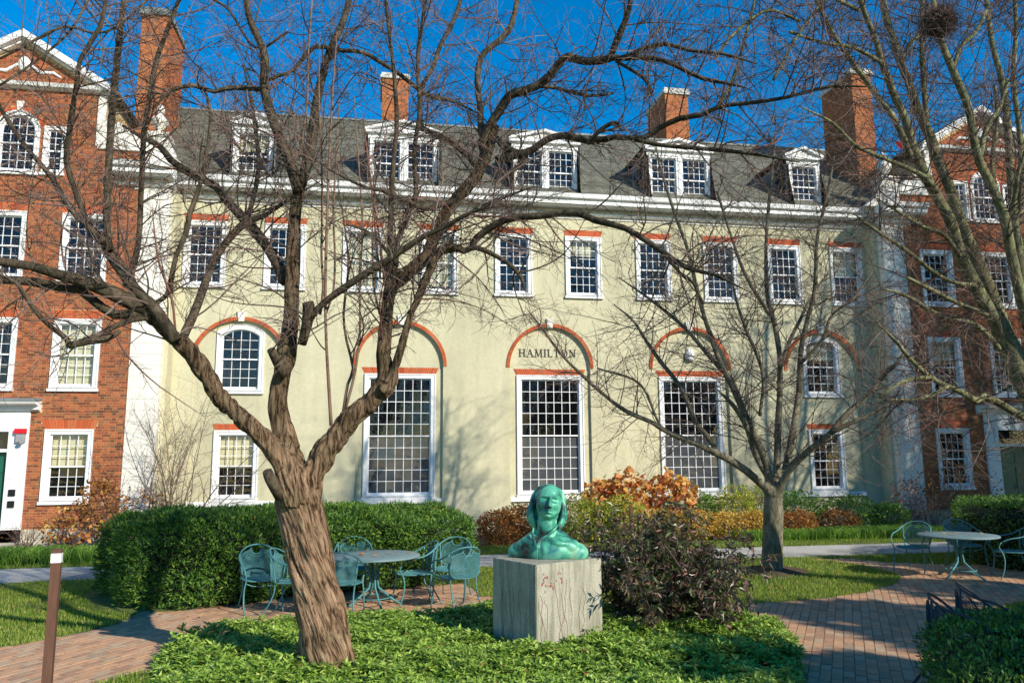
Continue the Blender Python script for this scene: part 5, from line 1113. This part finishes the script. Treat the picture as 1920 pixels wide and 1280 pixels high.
# ================================================================== PLINTH AND BUST
pc = (pl_c[0], pl_c[1], 0)
m = MB(); m.box(-.46, .46, -.40, .40, -.1, 1.0); me = m.mesh('stone_plinth', M['granite'])
bm = bmesh.new(); bm.from_mesh(me); bmesh.ops.bevel(bm, geom=bm.edges[:], offset=.008, segments=2, affect='EDGES'); bm.to_mesh(me); bm.free()
po = link('stone_plinth', me, None, pc); po.rotation_euler = (0, 0, pr_); tag(po, 'square rough stone plinth under the green bronze bust', 'plinth')
def patina():
    m, t, b = nodes('bronze_patina'); b.inputs['Roughness'].default_value = .46; b.inputs['Metallic'].default_value = .1; b.inputs['Specular IOR Level'].default_value = .6
    co_ = coords(t); n = N(t, 'ShaderNodeTexNoise', Scale=5., Detail=6., Roughness=.6, Distortion=.6); t.links.new(co_, n.inputs['Vector'])
    r = ramp(t, [(.36, (.03, .028, .018)), (.43, (.02, .11, .10)), (.50, (.04, .26, .17)), (.58, (.10, .42, .27)), (.70, (.28, .48, .30))]); t.links.new(n.outputs[0], r.inputs[0])
    n2 = N(t, 'ShaderNodeTexNoise', Scale=2.2, Detail=2.); t.links.new(co_, n2.inputs['Vector']); r2 = ramp(t, [(.55, (0, 0, 0)), (.75, (.8, .8, .8))]); t.links.new(n2.outputs[0], r2.inputs[0])
    mx = t.nodes.new('ShaderNodeMixRGB'); mx.inputs[2].default_value = (.03, .17, .21, 1); t.links.new(r2.outputs[0], mx.inputs[0]); t.links.new(r.outputs[0], mx.inputs[1]); t.links.new(mx.outputs[0], b.inputs['Base Color'])
    bp_ = N(t, 'ShaderNodeBump', Strength=.25, Distance=.006); n3 = N(t, 'ShaderNodeTexNoise', Scale=30., Detail=6., Roughness=.7); t.links.new(co_, n3.inputs['Vector']); t.links.new(n3.outputs[0], bp_.inputs['Height']); t.links.new(bp_.outputs[0], b.inputs['Normal'])
    return m
M['patina'] = patina()
def bust():
    bm = bmesh.new()
    def ell(c, r, rot=(0, 0, 0)):
        q = bmesh.ops.create_uvsphere(bm, u_segments=28, v_segments=18, radius=1)['verts']
        mt = Matrix.Translation(c) @ Matrix.Rotation(rot[2], 4, 'Z') @ Matrix.Rotation(rot[1], 4, 'Y') @ Matrix.Rotation(rot[0], 4, 'X') @ Matrix.Diagonal((*r, 1)); bmesh.ops.transform(bm, matrix=mt, verts=q)
    ell((0, .035, .64), (.152, .185, .168)); ell((0, -.045, .555), (.136, .130, .165)); ell((0, -.085, .45), (.085, .085, .07)); ell((0, -.115, .425), (.05, .05, .035))
    ell((0, .01, .47), (.118, .13, .09)); ell((0, .05, .11), (.36, .15, .15)); ell((0, .03, .06), (.41, .14, .12)); ell((0, -.03, .08), (.27, .14, .15))
    for s in (-1, 1):
        ell((s*.30, .055, .045), (.14, .115, .12)); ell((s*.15, .06, .205), (.20, .09, .07), (0, s*.50, 0)); ell((s*.20, .0, .15), (.16, .10, .08), (0, s*.4, 0)); ell((s*.12, -.06, .17), (.13, .09, .05), (0, s*.15, 0))
    ell((0, .13, .56), (.165, .12, .20)); ell((0, .13, .40), (.14, .09, .16))
    me0 = bpy.data.meshes.new('bust'); bm.to_mesh(me0); bm.free()
    m = MB(); m.v = [tuple(v.co) for v in me0.vertices]; m.f = [tuple(p.vertices) for p in me0.polygons]; m.m = [0]*len(m.f); m.sm = [True]*len(m.f)
    m.tube([(0, .03, .10), (0, .03, .25), (0, .01, .38), (0, -.0, .50)], [.15, .108, .098, .10], 20)
    m.tube(smooth([(-.10, .02, .77), (-.155, .0, .68), (-.178, .02, .56), (-.185, .05, .42), (-.165, .06, .30), (-.15, .04, .22)]), .001, 10) if 0 else None
    for s, ze in ((-1, .19), (1, .27)):
        for k, (ox, oy) in enumerate(((0, 0), (.015*s, .045), (-.012*s, .09))):
            pts = [(s*.03, .05+oy, .80), (s*.105, .04+oy, .765), (s*.152, .04+oy, .69), (s*.174, .04+oy, .58), (s*.180+ox, .05+oy, .48), (s*.150+ox, .06+oy, .38), (s*.120+ox, .06+oy, ze+k*.03)]
            c = smooth(pts); m.tube(c, list(np.interp(np.linspace(0, 1, len(c)), [0, .3, .7, 1], [.014, .030, .034, .010])), 10)
    m.tube(smooth([(-.075, -.172, .11), (-.06, -.155, .19), (.0, -.13, .23), (.07, -.105, .28), (.115, -.05, .33), (.12, .03, .36)]), .016, 8)
    m.tube(smooth([(-.075, -.172, .11), (-.11, -.145, .19), (-.14, -.09, .25), (-.14, .0, .31)]), .013, 8)
    m.tube([(-.072, -.188, .14), (-.07, -.19, .0)], .009, 8)
    o = link('bronze_bust', m.mesh('bronze_bust', M['patina']))
    md = o.modifiers.new('r', 'REMESH'); md.mode = 'VOXEL'; md.voxel_size = .0062; ms = o.modifiers.new('s', 'SMOOTH'); ms.iterations = 14; ms.factor = .5
    bpy.context.view_layer.update(); nm = bpy.data.meshes.new_from_object(o.evaluated_get(bpy.context.evaluated_depsgraph_get())); o.modifiers.clear(); o.data = nm
    n = len(nm.vertices); V = np.zeros(n*3, np.float32); nm.vertices.foreach_get('co', V); V = V.reshape(-1, 3).astype(float)
    x, y, z = V.T; fr = np.clip((-.04-y)/.05, 0, 1)*(z > .36)
    g = lambda cx, cz, sx, sz: np.exp(-((x-cx)/sx)**2-((z-cz)/sz)**2)
    d = np.zeros(n)
    for s in (-1, 1):
        d += .034*g(s*.052, .580, .034, .024)-.020*g(s*.052, .576, .024, .014)+.006*g(s*.052, .574, .024, .003)-.012*g(s*.058, .612, .040, .011)-.006*g(s*.083, .535, .03, .022)-.012*g(s*.021, .497, .011, .010)+.010*g(s*.075, .47, .025, .03)
    ramp_ = np.clip((.60-z)/.10, 0, 1)*(z > .488)
    d -= (.014+.040*ramp_)*np.exp(-(x/(.013+.008*ramp_))**2)*np.clip((.615-z)/.02, 0, 1)*np.clip((z-.482)/.010, 0, 1)
    d += .010*g(0, .474, .02, .008)-.022*g(0, .459, .038, .010)-.024*g(0, .432, .033, .012)+.016*g(0, .4465, .038, .0035)+.012*g(0, .416, .03, .008)-.008*g(0, .398, .03, .014)
    V[:, 1] += 1.3*d*fr
    hair = (((z > .74)*(y > -.06))+(np.abs(x) > .145)*(z > .2)*(z < .75)+(y > .06)*(z > .25)) > 0
    V[:, 0] += np.where(hair, .003*np.sin(V[:, 1]*170+V[:, 2]*12), 0)*np.sign(x); V[:, 1] += np.where(hair, .0025*np.sin(V[:, 0]*150), 0)
    V[:, 2] = np.maximum(V[:, 2], 0)
    w = np.clip((V[:, 2]-.26)/.16, 0, 1); w = w*w*(3-2*w)                     # head turns and tips back
    a = .24*w; X, Y = V[:, 0].copy(), V[:, 1].copy(); V[:, 0] = X*np.cos(a)-Y*np.sin(a); V[:, 1] = X*np.sin(a)+Y*np.cos(a)
    b = .36*w; Y, Z = V[:, 1].copy(), V[:, 2]-.36; V[:, 1] = Y*np.cos(b)+Z*np.sin(b); V[:, 2] = .36+Z*np.cos(b)-Y*np.sin(b)
    b = .045*w; X, Z = V[:, 0].copy(), V[:, 2]-.36; V[:, 0] = X*np.cos(b)+Z*np.sin(b); V[:, 2] = .36+Z*np.cos(b)-X*np.sin(b)
    nm.vertices.foreach_set('co', V.astype(np.float32).ravel()); nm.polygons.foreach_set('use_smooth', np.ones(len(nm.polygons), bool)); nm.update()
    o.location = (pl_c[0]-.0, pl_c[1]-.02, 1.001); o.rotation_euler = (0, 0, -.40); o.scale = (1.05, 1.0, 1.04)
    tag(o, 'green patinated bronze bust of a long haired head on the stone plinth', 'statue')
bust()
# dry creepers on the plinth
m = MB(); r_ = np.random.default_rng(5)
for k in range(9):
    x = -.40+.07*k+r_.uniform(-.03, .03); pts = [(x, -.404, .02)]
    for i in range(8): pts.append((pts[-1][0]+r_.normal(0, .02), -.404, pts[-1][2]+r_.uniform(.05, .13)))
    pts = [p for p in pts if p[2] < .93 and abs(p[0]) < .44]
    if len(pts) > 2: m.tube(pts, .0016, 4)
for k in range(5):
    y = -.3+.13*k; pts = [(-.464, y, .02)]
    for i in range(8): pts.append((-.464, pts[-1][1]+r_.normal(0, .02), pts[-1][2]+r_.uniform(.05, .13)))
    pts = [p for p in pts if p[2] < .93]; m.tube(pts, .0016, 4)
vo = m.build('creeper', [mat('creeper_stem', (.34, .12, .06), (.22, .07, .04))]); vo.location = pc; vo.rotation_euler = (0, 0, pr_); tag(vo, 'thin reddish creeper stems climbing the stone plinth', 'creeper')
lf = []
V, Q = leaves(np.c_[r_.uniform(-.38, -.1, 26), np.full(26, -.408), r_.uniform(.72, .92, 26)], np.c_[r_.normal(0, .3, 26), np.full(26, -.1), -np.ones(26)], np.tile([0, -1., .1], (26, 1)), r_.uniform(.02, .035, 26), r_.uniform(.008, .014, 26))
l_ = link('leaf', np_mesh('leaf', V, Q, [leafm('red_creeper_leaf', [(0, (.35, .03, .02)), (1, (.55, .10, .04))])]), vo); l_['kind'] = 'stuff'

# ================================================================== SMALL THINGS
M['wood'] = mat('weathered_brown_paint', (.14, .065, .04), (.09, .042, .027), scale=4, rough=.8, bump=.4, bscale=30, stretch=(8, 8, 1))
p = at(88, 1280, 5.25); rt = empty('marker_post', (p[0], p[1], 0), .15, 'brown square wooden post with a white band near its top, at lower left', 'post')
m = MB(); m.box(-.028, .028, -.028, .028, -.2, 1.53); me = m.build('post', [M['wood']], rt, local=True)
m = MB(); m.box(-.030, .030, -.030, .030, 1.445, 1.505); m.build('white_band', [M['white']], rt, local=True)
p = on_y(1184, 990, -3.8); m = MB(); m.box(-.03, .03, -.03, .03, -.1, .98); tag(m.build('stake', [M['wood']], None, (p[0], -3.8, 0)), 'thin brown wooden stake in front of the orange hydrangeas', 'stake')
# bird nest
c = at(1760, 42, D3-.9); n = 1700; u = unit(rng.normal(size=(n, 3))); st = u*rng.uniform(.08, .21, (n, 1))*[1.1, 1.1, .95]; d = unit(np.cross(u, rng.normal(size=(n, 3))))
P, r = grow(st, d, rng.uniform(.1, .32, n), 6, .25, 0, np.full(n, .0035), .0018); V, Q = tubes(P, r, 3)
o = link('bird_nest', np_mesh('bird_nest', V, Q, [M['twig']]), None, tuple(c)); tag(o, 'big dark bird nest of twigs high in the right hand tree', 'bird nest')
m = MB(); m.lathe([(0, -.14), (.10, -.12), (.15, -.02), (.13, .08), (.0, .05)], n=14); m.build('cup', [M['core']], o, local=True)
# hanging and fallen leaves
M['fallen'] = leafm('fallen_leaf', [(0, (.45, .16, .04)), (.5, (.55, .32, .10)), (1, (.38, .10, .03))])
def curled(L, Wd, mt, name='leaf'):
    m = MB(); n = 7; vs = []
    for i in range(n):
        t = i/(n-1); w = Wd*math.sin(math.pi*min(t*1.05, 1))**.7*(1+.25*math.cos(t*16)); z = .25*L*t*t
        vs += [(-w/2, L*(t-.5), z+.15*w), (0, L*(t-.5), z), (w/2, L*(t-.5), z+.15*w)]
    m.add(vs, [(3*i+j, 3*i+j+1, 3*i+j+4, 3*i+j+3) for i in range(n-1) for j in (0, 1)]); return m.mesh(name, mt)
redm = curled(.10, .075, leafm('red_leaf', [(0, (.38, .02, .015)), (1, (.45, .04, .03))])); drm = curled(.12, .09, M['fallen'])
p = on_z(500, 1167, .03); o = link('leaf', redm, None, tuple(p)); o.rotation_euler = (1.0, .2, .3); tag(o, 'single red leaf on the brick paving left of the big trunk', 'leaf')
p = at(1684, 274, D3-1.2); o = link('leaf', redm, None, tuple(p)); o.rotation_euler = (.8, .5, 1.); o.scale = (1.7, 1.7, 1.7); tag(o, 'dark red leaf hanging in the sky above the gap right of the tall chimney', 'leaf')
P = []
for _ in range(70):
    q = in_poly(1, [(-9, -10.9), (-3.2, -10.9), (-3, -9.2), (-6.8, -9.5)])[0]; P.append((*q, .03))
for _ in range(30): q = in_poly(1, hedgeA)[0]; P.append((*q, 1.23))
for _ in range(14): a = random.uniform(0, 6.28); r = random.uniform(0, .55); P.append((-5.02+r*math.cos(a), -10.45+r*math.sin(a), .75)); P.append((5.0+r*math.cos(a), -9.9+r*math.sin(a), .75))
for _ in range(60): q = in_poly(1, island)[0]; P.append((*q, .05))
for _ in range(50): q = in_poly(1, bed)[0]; P.append((*q, .27))
for _ in range(50): q = in_poly(1, [(-12, -7), (-8, -7), (-9.3, -12), (-12, -12)])[0]; P.append((*q, .06))
P = np.array(P); n = len(P); V, Q = leaves(P, np.c_[rng.normal(size=(n, 2)), rng.uniform(0, .4, n)], np.c_[rng.normal(0, .3, (n, 2)), np.ones(n)], rng.uniform(.04, .08, n), rng.uniform(.03, .055, n), .25)
tag(link('fallen_leaves', np_mesh('fallen_leaves', V, Q, [M['fallen']])), kind='stuff')
